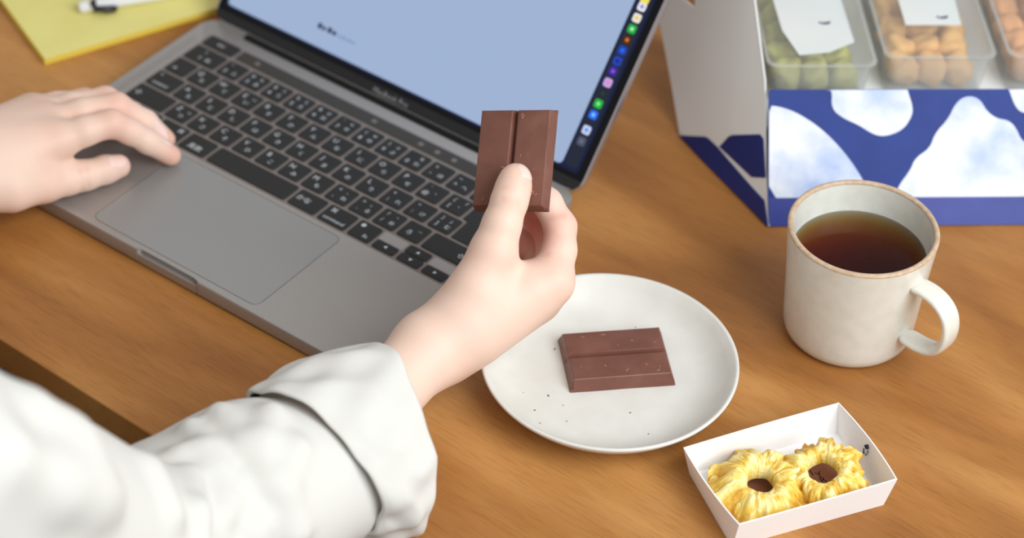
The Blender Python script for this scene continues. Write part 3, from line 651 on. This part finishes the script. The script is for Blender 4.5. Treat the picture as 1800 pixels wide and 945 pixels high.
# packs: clear trays with film lids
M_clear = mat('clear plastic', lin(228, 230, 226), .18, .5, trans=.0, alpha=.26)
M_film = mat('clear film', lin(236, 236, 230), .12, .5, alpha=.10)
M_label = mat('white paper label', lin(226, 228, 226), .7, .2, noise=(14, lin(214, 222, 222), 2, .3, .7))
M_gl = mat('green fruit', lin(176, 178, 84), .6, .3, noise=(160, lin(200, 196, 116), 4, .35, .7))
M_or = mat('orange fruit', lin(226, 168, 92), .6, .3, noise=(140, lin(238, 196, 128), 4, .35, .7))
M_tan = mat('tan fruit', lin(218, 150, 96), .6, .3, noise=(140, lin(228, 170, 112), 4, .35, .7))
ZP = bh + 4.0
def pack(pl, pr, m, fname, label, flabel, lab_poly, emb, seed, n=15):
    a, b = at(*pl, ZP), at(*pr, ZP); mid = (a + b) / 2; w = float(np.dot(b - a, e1)); o0 = a - e1 * 0
    PM = frame(np.array([a[0], a[1], bh - 29.8]), e1, e2); H = ZP - bh + 29.8; r_ = random.Random(seed); DL = 118.0
    root = empty('fruit_pack', tuple(np.array([mid[0], mid[1], bh - 29.8]))); tag(root, label, 'fruit pack', 'clear packs in the gift box')
    # tray shell: tapered walls
    vs_, fs_ = [], []; rings = [(3.5, 0), (1.0, H - 2.5), (-1.2, H - 2.2), (-1.2, H - 1.4), (1.2, H - 1.4), (4.2, .8)]
    for ins_, z in rings:
        for x, y in rrect(ins_, ins_, w - ins_, DL - ins_, 7, 4): vs_.append((x, y, z))
    k_ = len(vs_) // len(rings)
    for j in range(len(rings) - 1):
        for i in range(k_): fs_.append((j * k_ + i, j * k_ + (i + 1) % k_, (j + 1) * k_ + (i + 1) % k_, (j + 1) * k_ + i))
    fs_.append(tuple(range(k_))[::-1]); fs_.append(tuple((len(rings) - 1) * k_ + i for i in range(k_)))
    bm = bmesh.new(); bm.from_mesh(mesh('p', vs_, fs_)); bm.transform(Matrix.Translation([PM[i, 3] * .001 for i in range(3)]) @ Matrix([list(q) for q in PM[:3, :3]]).to_4x4())
    obj('clear_tray', bm, M_clear, root, smooth=True, auto=35)
    obj('film_lid', prism(rrect(-1, -1, w + 1, DL + 1, 7, 4), H - 1.4, H - 1.2, 0, PM), M_film, root)
    PI = np.linalg.inv(PM)
    lp = [(PI @ np.array([*at(x, y, ZP), 1]))[:2] for x, y in lab_poly]
    ar = sum(lp[i][0] * lp[(i + 1) % len(lp)][1] - lp[(i + 1) % len(lp)][0] * lp[i][1] for i in range(len(lp)))
    if lp:
        lo_ = obj('paper_label', prism([tuple(q) for q in (lp if ar > 0 else lp[::-1])], H - 1.0, H - .6, 0, PM), M_label, root)
        for ex_, ey_, s_ in emb:
            q = (PI @ np.array([*at(ex_, ey_, ZP), 1]))[:2]
            for dx_, dy_, rr_ in ((0, 0, 1.6), (2.6, .5, 1.9), (-2.4, 1.0, 1.3), (4.6, 1.8, 1.0)):
                obj('label_print', prism([(q[0] + s_ * (dx_ + rr_ * math.cos(t)), q[1] + s_ * (dy_ + .8 * rr_ * math.sin(t))) for t in np.linspace(0, 2 * math.pi, 9)[:-1]], H - .6, H - .5, 0, PM), M_navy, lo_)
    # fruit pieces lying in the tray
    shapes = []
    for k_ in range(4):
        base = bmesh.new(); bmesh.ops.create_icosphere(base, subdivisions=3, radius=1)
        for v in base.verts:
            c = v.co.copy(); m8 = max(abs(c.x), abs(c.y), abs(c.z)); v.co = c * (.55 + .45 / m8 * .9)
            v.co *= 1 + .38 * mnoise.noise(c * 1.3 + Vector((seed, k_ * 3.1, 0))) + .16 * mnoise.noise(c * 3.4 + Vector((k_, seed, 2)))
        me = bpy.data.meshes.new(fname); base.to_mesh(me); base.free(); me.shade_smooth(); me.materials.append(m); shapes.append(me)
    cols = 3; rows = max(1, n // cols); sx_, sy_ = (w - 14) / cols, (DL - 16) / rows
    for j in range(rows):
        for i in range(cols):
            o = bpy.data.objects.new(fname, shapes[r_.randrange(4)]); COL.objects.link(o); hgt = 10.5
            pos = PM @ np.array([6 + (i + .5) * sx_ + r_.uniform(-1, 1), 7 + (j + .5) * sy_ + r_.uniform(-1, 1), hgt + .9 + r_.uniform(0, 2), 1])
            o.location = pos[:3] * .001; o.rotation_euler = (r_.uniform(-.2, .2), r_.uniform(-.2, .2), r_.uniform(-.5, .5) + math.atan2(e1[1], e1[0]) + (math.pi if r_.random() < .5 else 0))
            o.scale = (sx_ * .52e-3, sy_ * .52e-3, hgt * .9e-3)
            tag(o, flabel, 'dried fruit', fname.replace('_', ' ') + ' pieces in one pack')
pack((1353, 112), (1540, 104), M_gl, 'dried_green_fruit', 'clear pack of green yellow dried fruit with a slanting label', 'green yellow dried fruit piece in a clear pack', [(1352, -25), (1470, -28), (1502, 72), (1458, 90), (1405, 95), (1375, 52)], [(1448, 40, .9)], 5)
pack((1560, 97), (1752, 97), M_or, 'dried_orange_fruit', 'clear pack of pale orange dried fruit with a square label', 'pale orange dried fruit piece in a clear pack', [(1572, -25), (1672, -28), (1690, 42), (1592, 42)], [(1655, 30, .9)], 9)
pack((1778, 95), (1968, 92), M_tan, 'dried_tan_fruit', 'clear pack of tan dried fruit at the box end', 'tan dried fruit piece in a clear pack', [(1800, -40), (1880, -44), (1890, 10), (1815, 12)], [(1860, 0, .9)], 13)

# ------------------------------------------------------------------ yellow pad and pen
M_yel = mat('yellow paper', lin(232, 224, 142), .7, .2, noise=(30, lin(226, 216, 134), 3, .3, .7)); M_yel2 = mat('yellow paper edge', lin(232, 206, 84), .7, .2)
c0 = at(78, 104, 5); d1 = unit(at(383, 13, 5) - c0); d2 = unit(np.cross((0, 0, 1), d1)); dl = at(2, 0, 5) - c0
skew = unit(dl)
pad = empty('notepad', (c0[0] + 60, c0[1] + 60, 0)); tag(pad, 'yellow paper notepad with a white pen lying on it', 'notepad')
W1, W2 = 150., 190.
def para(o, a, wa, b, wb): return [(o[0], o[1]), (o[0] + a[0] * wa, o[1] + a[1] * wa), (o[0] + a[0] * wa + b[0] * wb, o[1] + a[1] * wa + b[1] * wb), (o[0] + b[0] * wb, o[1] + b[1] * wb)]
obj('pad_block', prism(para(c0, d1, W1, skew, W2), .1, 4.6, .2), M_yel2, pad)
obj('top_sheet', prism(para(c0 + np.array([.3, .3, 0]), d1, W1 - .4, skew, W2 - .4), 4.6, 5.0, 0), M_yel, pad)
M_pw = mat('white pen plastic', lin(235, 236, 238), .3, .5); M_pb = mat('black pen plastic', lin(24, 24, 26), .35, .5)
pa, pb_ = at(139, 12, 10), at(275, -10, 10); pdv = unit(pb_ - pa); zp = np.array([0, 0, 1.])
pen = empty('pen', tuple(at(180, 5, 5))); tag(pen, 'white pen with black clip lying on the yellow notepad', 'pen')
pa[2] = pb_[2] = 9.3
obj('barrel', tube([pa, pa + pdv * 2, pa + pdv * 60, pa + pdv * 128, pa + pdv * 136], [3.2, 4.2, 4.2, 3.8, 1.2], 20), M_pw, pen, smooth=True, auto=40)
obj('ring', tube([pa + pdv * 9, pa + pdv * 11.5], 4.6, 20), M_pb, pen, smooth=True, auto=40)
sd = np.cross(zp, pdv); sd = sd if np.dot(sd, CAM - pa) > 0 else -sd
obj('clip', tube([pa + pdv * 8 + zp * 4.5 + sd * 2, pa + pdv * 9.5 + sd * 6.2 + zp * 2, pa + pdv * 18 + sd * 6.6 - zp * .5, pa + pdv * 23 + sd * 6.3 - zp * 1.2, pa + pdv * 25 + sd * 5.5 - zp * 1.0], [1.2, 1.6, 2.6, 2.4, 1], 10), M_pb, pen, smooth=True)

# ------------------------------------------------------------------ person: one continuous skin surface, clothing as children
def J(px, py, d): return dep(px, py, D0 - d)            # d: mm nearer to the viewer than the held bar
R_SH, R_EL = dep(-330, 790, 970), dep(300, 1060, 1245)
L_SH, L_EL = np.array([-172., -505., 278.]), np.array([-195., -372., 62.])
NECK = np.array([5., -500., 330.])
R_WR = J(757, 612, 10)
R_FA = R_WR + unit(R_EL - R_WR) * 75
rh = dict(
    meta=[(R_WR, J(972, 494, 0), 17, 11.5), (R_WR, J(948, 526, -16), 17, 11.5), (J(775, 612, -4), J(921, 546, -30), 15, 10.5), (J(780, 618, -10), J(893, 558, -40), 13, 9.5), (J(830, 560, 2), J(925, 506, 0), 18, 12)],
    thumb=[(J(800, 575, 8), 16.0), (J(838, 505, 12), 14.8), (J(868, 440, 14), 13.0), (J(882, 395, 15), 10.7), (J(896, 352, 15), 10.0), (J(903, 328, 14.0), 9.5), (J(906, 314, 13.6), 8.7)],
    index=[(J(968, 494, 0), 12.0), (J(983, 440, -7), 9.6), (J(985, 398, -11), 9.0), (J(962, 356, -12), 8.2), (J(922, 322, -11.5), 7.2)],
    middle=[(J(948, 526, -16), 11.5), (J(972, 455, -26), 9.5), (J(968, 412, -34), 9.0), (J(936, 372, -38), 8.2), (J(912, 340, -27), 7.2)],
    ring=[(J(921, 546, -30), 10.5), (J(946, 475, -42), 9.0), (J(945, 440, -48), 8.4), (J(910, 418, -50), 7.8), (J(885, 440, -40), 7.0)],
    pinky=[(J(893, 558, -40), 9.5), (J(912, 500, -50), 8.0), (J(910, 472, -54), 7.4), (J(880, 462, -54), 6.8), (J(862, 485, -46), 6.2)])
WL = at(-105, 300, 40)
lh = dict(
    meta=[(WL, at(96, 248, 44), 18, 12), (WL, at(84, 220, 41), 18, 12), (WL, at(68, 203, 37), 17, 11), (WL, at(52, 196, 31), 16, 10), (at(-60, 310, 38), at(35, 284, 38), 19, 13)],
    thumb=[(at(-55, 325, 34), 17.0), (at(20, 330, 30), 14.5), (at(78, 322, 25), 11.8), (at(118, 315, 22), 9.8), (at(150, 308, 21), 9.3), (at(185, 298, 20.5), 8.8), (at(208, 292, 20), 7.6)],
    index=[(at(94, 252, 43), 11.5), (at(150, 230, 48), 9.0), (at(196, 217, 48), 8.6), (at(228, 231, 40), 7.8), (at(260, 249, 30.5), 7.4), (at(300, 273, 18.4), 6.6)],
    middle=[(at(84, 220, 41), 11.2), (at(145, 198, 46), 9.0), (at(205, 187, 45), 8.6), (at(256, 215, 31), 7.5), (at(290, 245, 18.2), 6.6)],
    ring=[(at(68, 203, 37), 10.5), (at(125, 187, 41), 8.6), (at(186, 175, 38), 8.2), (at(232, 200, 26), 7.2), (at(256, 222, 18), 6.4)],
    pinky=[(at(52, 196, 31), 9.6), (at(100, 184, 32), 8.0), (at(150, 176, 29), 7.4), (at(182, 190, 21), 6.6), (at(200, 202, 17.8), 6.0)])
RC = [  # shallow creases on the right hand: (a, b, radius)
]
def hand_sdf(p, h, creases=(), palm_k=16):
    palm = None
    for a, b, ra, rb in h['meta']:
        d = cone(p, a, b, ra, rb); palm = d if palm is None else smin(palm, d, palm_k)
    out = palm
    for name, k in (('thumb', 12), ('index', 6), ('middle', 4), ('ring', 4), ('pinky', 4)):
        c = h[name]; fd = None
        for (a, ra), (b, rb) in zip(c, c[1:]):
            d = cone(p, a, b, ra, rb); fd = d if fd is None else smin(fd, d, 3.2)
        both = smin(palm, fd, k); out = smin(out, both, .9)
    for a, b, r in creases: out = smax(out, -cone(p, a, b, r, r), 1.6)
    return out
def box_mask(p, pts, m):
    pts = np.array(pts); return ((p > pts.min(0) - m) & (p < pts.max(0) + m)).all(1)
def hand_pts(h): return [q for n in ('thumb', 'index', 'middle', 'ring', 'pinky') for q, _ in h[n]] + [m_[0] for m_ in h['meta']]
RP, LP = hand_pts(rh), hand_pts(lh)
HEAD = np.array([5., -460., 470.])
def arms_sdf(p):
    d = cone(p, R_SH, R_EL, 44, 36)
    d = smin(d, cone(p, R_EL, R_EL + (R_FA - R_EL) * .35, 36, 35), 10); d = smin(d, cone(p, R_EL + (R_FA - R_EL) * .35, R_FA, 35, 23), 10); d = smin(d, cone(p, R_FA, R_WR, 23, 18.5), 8)
    d = smin(d, cone(p, L_SH, L_EL, 44, 36), 10); d = smin(d, cone(p, L_EL, L_EL + (WL - L_EL) * .35, 36, 34), 10); d = smin(d, cone(p, L_EL + (WL - L_EL) * .35, WL, 34, 20), 10)
    d = smin(d, cone(p, R_SH, L_SH, 44, 44), 25)
    d = smin(d, cone(p, (R_SH + L_SH) / 2, NECK + np.array([0, 25., 60]), 62, 48), 35)
    d = smin(d, cone(p, HEAD + np.array([0, 10., -55]), HEAD + np.array([0, 22., 20]), 58, 72), 30)
    d = smin(d, cone(p, HEAD + np.array([0, -20., 40]), HEAD + np.array([0, 10., 35]), 76, 74), 30)
    d = smin(d, cone(p, HEAD + np.array([0, 84., 8]), HEAD + np.array([0, 98., -18]), 7, 10), 14)
    for s in (-1, 1):
        d = smin(d, cone(p, HEAD + np.array([s * 74., 0, 0]), HEAD + np.array([s * 80., -6, 18]), 8, 10), 6)
        d = smax(d, -cone(p, HEAD + np.array([s * 30., 92, 22]), HEAD + np.array([s * 36., 90, 22]), 13, 12), 8)
    d = smax(d, -cone(p, HEAD + np.array([-20., 90, -45]), HEAD + np.array([20., 90, -45]), 3, 3), 4)
    return d
def body_sdf(p):
    d = arms_sdf(p)
    for h, pts, cr in ((rh, RP, RC), (lh, LP, ())):
        m = box_mask(p, pts, 60)
        if m.any(): d[m] = smin(d[m], hand_sdf(p[m], h, cr), 9)
    return d
sk_pts = np.array(RP + LP + [R_SH, R_EL, L_SH, L_EL, HEAD, HEAD + np.array([0, 0, 40.])])
bv, bf = surface_nets(body_sdf, sk_pts.min(0) - 125, sk_pts.max(0) + 125, 1.3)
bv = relax(bv, bf, 1, .4)
def skin_mat():
    m = mat('skin', lin(243, 216, 200), .5, .35, sss=.25, sssr=(1, .35, .18), bump=(900, .06, .0004))
    nt = m.node_tree; b = nt.nodes['Principled BSDF']; at_ = nt.nodes.new('ShaderNodeAttribute'); at_.attribute_name = 'flush'
    n = nt.nodes.new('ShaderNodeTexNoise'); n.inputs['Scale'].default_value = 45; n.inputs['Detail'].default_value = 3
    tc = nt.nodes.new('ShaderNodeTexCoord'); nt.links.new(tc.outputs['Object'], n.inputs[0])
    mx0 = nt.nodes.new('ShaderNodeMix'); mx0.data_type = 'RGBA'; mx0.inputs[6].default_value = (*lin(235, 208, 190), 1); mx0.inputs[7].default_value = (*lin(238, 204, 187), 1); nt.links.new(n.outputs['Fac'], mx0.inputs[0])
    mx = nt.nodes.new('ShaderNodeMix'); mx.data_type = 'RGBA'; mx.inputs[7].default_value = (*lin(214, 128, 108), 1)
    nt.links.new(mx0.outputs[2], mx.inputs[6]); nt.links.new(at_.outputs['Fac'], mx.inputs[0]); nt.links.new(mx.outputs[2], b.inputs['Base Color'])
    b.inputs['Subsurface Scale'].default_value = .003
    return m
M_skin = skin_mat()
bme = np_mesh('person', bv, bf)
flush = np.zeros(len(bv))
def blush(c, r, w):
    global flush
    flush = np.maximum(flush, w * np.exp(-((bv - c) ** 2).sum(1) / (r * r)))
for h in (rh, lh):
    for n_ in ('index', 'middle', 'ring', 'pinky'):
        blush(h[n_][-1][0], 11, .55); blush(h[n_][0][0], 15, .28); blush(h[n_][2][0], 12, .42)
    blush(h['thumb'][-1][0], 11, .3); blush(h['thumb'][2][0], 14, .18)
blush(J(935, 400, -30), 20, 1.0); blush(J(952, 415, -6), 11, .6); blush(at(72, 298, 36), 7, .35)
def streak(a, b, r, w):
    for i in range(9): blush(a + (b - a) * i / 8, r, w)
def on_body(px, py): d = unit(ray(px, py)); return march(body_sdf, CAM + d * 1150, d, 90)[0]
for (a, b, r, w) in [((966, 385), (992, 379), 3.0, .42), ((968, 418), (984, 415), 3.0, .25), ((935, 446), (962, 447), 3.5, .35), ((885, 352), (912, 356), 1.6, .2), ((884, 346), (912, 349), 1.4, .18), ((886, 330), (925, 322), 2.2, .22), ((140, 300), (146, 332), 1.6, .28), ((152, 296), (158, 326), 1.6, .22), ((118, 206), (205, 204), 2.5, .25)]:
    p0, p1 = on_body(*a), on_body(*b); streak(p0, p1, r, w)
ca = bme.attributes.new('flush', 'FLOAT', 'POINT'); ca.data.foreach_set('value', flush.astype(np.float32))
person = obj('person', bme, M_skin, None, smooth=True)
tag(person, 'seated person in a white shirt holding up a chocolate bar, other hand on the laptop', 'person')
M_nail = mat('fingernail', lin(243, 215, 206), .25, .5, sss=.2, noise=(60, lin(240, 207, 196), 2, .3, .7))
def nail(c, n, up, w, l, name='thumbnail'):
    n = unit(n); up = unit(up - n * np.dot(up, n)); rt = np.cross(up, n); K = 13; pts = []; idx = {}
    uv = [(i / (K - 1) * 2 - 1, j / (K - 1) * 2 - 1) for i in range(K) for j in range(K)]
    for u, v in uv:
        s_ = (1 - .18 * max(0, v) ** 2); pts.append(c + rt * (u * w / 2 * math.sqrt(max(0, 1 - .42 * v * v)) * s_) + up * (v * l / 2 * math.sqrt(max(0, 1 - .3 * u * u))) + n * 14)
    q = march(body_sdf, np.array(pts), np.tile(-n, (len(pts), 1)), 24)
    vs_ = []
    for (u, v), x in zip(uv, q): vs_.append(x + n * (.32 if max(abs(u), abs(v)) < .99 else -.25))
    fs_ = [(i * K + j, (i + 1) * K + j, (i + 1) * K + j + 1, i * K + j + 1) for i in range(K - 1) for j in range(K - 1)]
    bm = bmesh.new(); bm.from_mesh(mesh('n', vs_, fs_)); bmesh.ops.recalc_face_normals(bm, faces=bm.faces)
    o = obj(name, bm, M_nail, person, smooth=True); return o
vr = lambda px, py: unit(-ray(px, py))
upc, rtc = cam_vec(0, 1, 0), cam_vec(1, 0, 0)
nail(J(911, 309, 12), vr(910, 306) * .55 + upc * .35 + rtc * .55, upc * 1 + rtc * .15, 11.5, 12)
lt0, lt1 = at(165, 304, 20.5), at(208, 292, 20)
nail(at(202, 291, 20), vr(200, 294) * .75 + unit(lt1 - lt0) * .25 + np.array([0, 0, .45]), lt1 - lt0, 11, 13)
nail(at(290, 262, 22), np.array([.0, .15, 1.]) + vr(290, 262) * .15, lh['index'][-1][0] - lh['index'][-2][0], 8, 9, 'fingernail')
nail(at(283, 240, 24), np.array([.0, .15, 1.]), lh['middle'][-1][0] - lh['middle'][-2][0], 7.5, 8.5, 'fingernail')

# ---- shirt
M_shirt = mat('white cotton', lin(217, 216, 211), .8, .2, sss=.06, bump=(1500, .08, .0003))
CUB = dep(548, 815, 1280)                                   # where the sleeve disappears into the rolled cuff
CUF = dep(668, 772, 1306)
def ar_(*a): return np.array(a, float)
HIP = ar_(5, -570, -215)
def shirt_base(p):
    d = cone(p, R_SH + ar_(0, 0, 6), dep(212, 1014, 1200), 60, 58)
    d = smin(d, cone(p, dep(240, 1030, 1215), dep(330, 1000, 1255), 56, 50), 18)
    d = smin(d, cone(p, dep(320, 935, 1245), dep(440, 872, 1263), 51, 48), 14); d = smin(d, cone(p, dep(440, 872, 1263), dep(562, 832, 1284), 48, 41), 14)
    d = smin(d, cone(p, L_SH + ar_(0, 0, 6), L_EL, 60, 54), 25); d = smin(d, cone(p, L_EL, L_EL + (WL - L_EL) * .42, 52, 44), 14)
    t = cone(p, R_SH + ar_(-40, -10, -30), HIP + ar_(70, 0, 0), 88, 100); t = smin(t, cone(p, L_SH + ar_(40, -10, -30), HIP + ar_(-70, 0, 0), 88, 100), 40)
    t = smin(t, cone(p, R_SH, L_SH, 60, 60), 30); t = smin(t, cone(p, (R_SH + L_SH) / 2 + ar_(0, 0, 20), NECK + ar_(0, 8, 5), 72, 58), 30)
    d = smin(d, t, 30)
    return d
def sp(px, py, inset=0):                                     # point on the cloth seen along a line of sight
    d = unit(ray(px, py)); q = march(shirt_base, CAM + d * 950, d, 70)[0]; return q + d * inset
FOLDS = []                                                   # (points, radius, blend)
for pts, r, k in [([(334, 752), (372, 795), (420, 855), (462, 910)], 6, 6), ([(385, 725), (430, 785), (470, 840)], 6, 7), ([(478, 728), (462, 780), (474, 850), (505, 940)], 6, 8),
                  ([(318, 806), (350, 806), (374, 835), (388, 905)], 8, 7), ([(400, 890), (440, 935), (450, 990)], 7, 9), ([(520, 790), (496, 860), (524, 930)], 6, 9), ([(330, 840), (345, 900), (350, 960)], 7, 7),
                  ([(60, 720), (120, 780), (150, 870)], 5, 24), ([(220, 765), (262, 825), (300, 900)], 5, 14), ([(165, 740), (215, 748), (245, 780)], 7, 10), ([(20, 800), (90, 850), (180, 870)], 5, 24)]:
    q = [sp(*s_, inset=2) for s_ in pts]; q = [x for x in q if abs(shirt_base(x[None])[0]) < 6]; FOLDS += [(a, b, r, k) for a, b in zip(q, q[1:])]
def shirt_sdf(p):
    d = shirt_base(p)
    near = np.abs(d) < 40
    if near.any():
        q = p[near]; e = d[near]
        for a, b, r, k in FOLDS: e = smin(e, cone(q, a, b, r, r), k)
        w = q * .021; e = e + .9 * np.sin(w[:, 0] * 1.3 + 2 * np.sin(w[:, 1] * .8)) * np.sin(w[:, 2] * 1.1 + w[:, 1]) + .35 * np.sin(q[:, 0] * .07 + q[:, 2] * .05 + 2 * np.sin(q[:, 1] * .03))
        d[near] = e
    return d
sv, sf = surface_nets(shirt_sdf, (-330, -720, -340), (360, -60, 440), 2.6)
sv = relax(sv, sf, 2, .5)
shirt = obj('shirt', np_mesh('shirt', sv, sf), M_shirt, person, smooth=True); shirt['label'] = 'white cotton shirt with loose sleeves'
# rolled cuff: a loose band of doubled cloth around the forearm
def cuff(c0, c1, a0, b0, a1, b1, up, out, up1=None):
    ax = unit(c1 - c0); up1 = up if up1 is None else up1
    N_, K = 96, 26; th = 2.6; vs_, fs_ = [], []
    L = np.linalg.norm(c1 - c0)
    prof = []                                                # (t along, offset outward)
    for i in range(K): prof.append((i / (K - 1), 0))
    prof = [(-.01, -th)] + [(-.035, -th * .3)] + prof + [(1.03, -th * .4), (1.01, -th)] + [(1 - .9 * i / 8, -th * 1.3) for i in range(1, 9)]
    for t, o in prof:
        tc = min(max(t, 0), 1); u = unit(up + (up1 - up) * tc); v = unit(np.cross(ax, u)); v = v if np.dot(v, out) > 0 else -v; bul = math.sin(math.pi * tc) ** .8
        for j in range(N_):
            g = 2 * math.pi * j / N_; a = a0 + (a1 - a0) * tc + 3.0 * bul; b = b0 + (b1 - b0) * tc + 3.0 * bul
            cu, cv = math.cos(g), math.sin(g)
            fold = 1.5 * math.sin(3 * g + 4 * tc + .6) * (.4 + .6 * tc) + 1.1 * math.sin(7 * g - 5 * tc + 2 * math.sin(2 * g)) * (1 - .4 * tc) + .6 * math.sin(13 * g + 9 * tc) + 1.3 * (1 - 2.6 * abs(mnoise.noise((math.cos(g) * 2.2, math.sin(g) * 2.2, tc * 1.6))))
            se = (abs(cu) ** 2.3 + abs(cv) ** 2.3) ** (-1 / 2.3)
            skew_ = (6 * math.sin(g + .7) + 3.5 * math.sin(2 * g + 1.0) + 2 * math.sin(4 * g)) * (1 if tc > .5 else -.6) * abs(tc - .5) * 2
            vs_.append(c0 + ax * (t * L + skew_) + u * (cu * se * (a + fold + o)) + v * (cv * se * (b + fold + o)))
    k_ = len(prof)
    for i in range(k_ - 1):
        for j in range(N_): fs_.append((i * N_ + j, i * N_ + (j + 1) % N_, (i + 1) * N_ + (j + 1) % N_, (i + 1) * N_ + j))
    bm = bmesh.new(); bm.from_mesh(mesh('c', vs_, fs_)); bmesh.ops.recalc_face_normals(bm, faces=bm.faces)
    return obj('rolled_cuff', bm, M_shirt, person, smooth=True)
cf = cuff(CUB, CUF, 47, 43, 53, 44, cam_vec(-.62, .78, 0), cam_vec(.3, .3, 1), cam_vec(-.36, .93, 0)); cf['label'] = 'rolled up white cuff'
la = unit(WL - L_EL); cuff(L_EL + (WL - L_EL) * .38, L_EL + (WL - L_EL) * .62, 50, 46, 46, 42, ar_(0, 0, 1), ar_(-1, 0, 0))
# dark trousers and hair, outside the frame
M_trs = mat('black cloth', lin(16, 15, 16), .9, .1, bump=(1200, .1, .0004)); M_hair = mat('dark hair', lin(30, 22, 18), .5, .4)
def legs_sdf(p):
    d = None
    for s in (-1, 1):
        h_ = HIP + ar_(s * 80, 0, -40); kn = ar_(5 + s * 105, -130, -235); an = ar_(5 + s * 105, -110, -650)
        for a, b, ra, rb in ((h_, kn, 88, 62), (kn, an, 60, 42), (an, an + ar_(0, 130, -25), 38, 28)):
            e = cone(p, a, b, ra, rb); d = e if d is None else smin(d, e, 18)
    return smin(d, cone(p, HIP + ar_(-70, 0, -20), HIP + ar_(70, 0, -20), 104, 104), 25)
tv, tf = surface_nets(legs_sdf, (-280, -760, -730), (290, 140, -40), 8.0)
obj('trousers', np_mesh('trousers', relax(tv, tf, 2), tf), M_trs, person, smooth=True)
def hair_sdf(p):
    d = smin(cone(p, HEAD + ar_(0, -24, 44), HEAD + ar_(0, 4, 42), 88, 84), cone(p, HEAD + ar_(0, -40, 30), HEAD + ar_(0, -62, -90), 70, 60), 30)
    return smax(d, -cone(p, HEAD + ar_(0, 92, -10), HEAD + ar_(0, 80, 20), 66, 62), 12)
hv, hf = surface_nets(hair_sdf, HEAD - 240, HEAD + 200, 5.0)
obj('hair', np_mesh('hair', relax(hv, hf, 2), hf), M_hair, person, smooth=True)
# stool under the person
M_seat = mat('dark seat pad', lin(60, 58, 56), .8, .2)
stool = empty('stool', (HIP[0], HIP[1], -720)); tag(stool, 'wooden stool with a dark round seat under the seated person', 'stool')
zs = float(tv[:, 2][(np.abs(tv[:, 0] - HIP[0]) < 120) & (np.abs(tv[:, 1] - HIP[1]) < 90)].min())
obj('seat', lathe([(.01, -45), (165, -45), (175, -38), (178, -20), (172, -6), (150, 0), (.01, 0)], 48, (HIP[0], HIP[1], zs + 2), close=False), M_seat, stool, smooth=True, auto=40)
for s in range(4):
    a = math.pi / 4 + s * math.pi / 2; q = ar_(math.cos(a), math.sin(a), 0)
    obj('leg', tube([HIP * ar_(1, 1, 0) + q * 120 + ar_(0, 0, zs - 42), HIP * ar_(1, 1, 0) + q * 165 + ar_(0, 0, -720)], [18, 13], 12), M_wood, stool, smooth=True, auto=40)
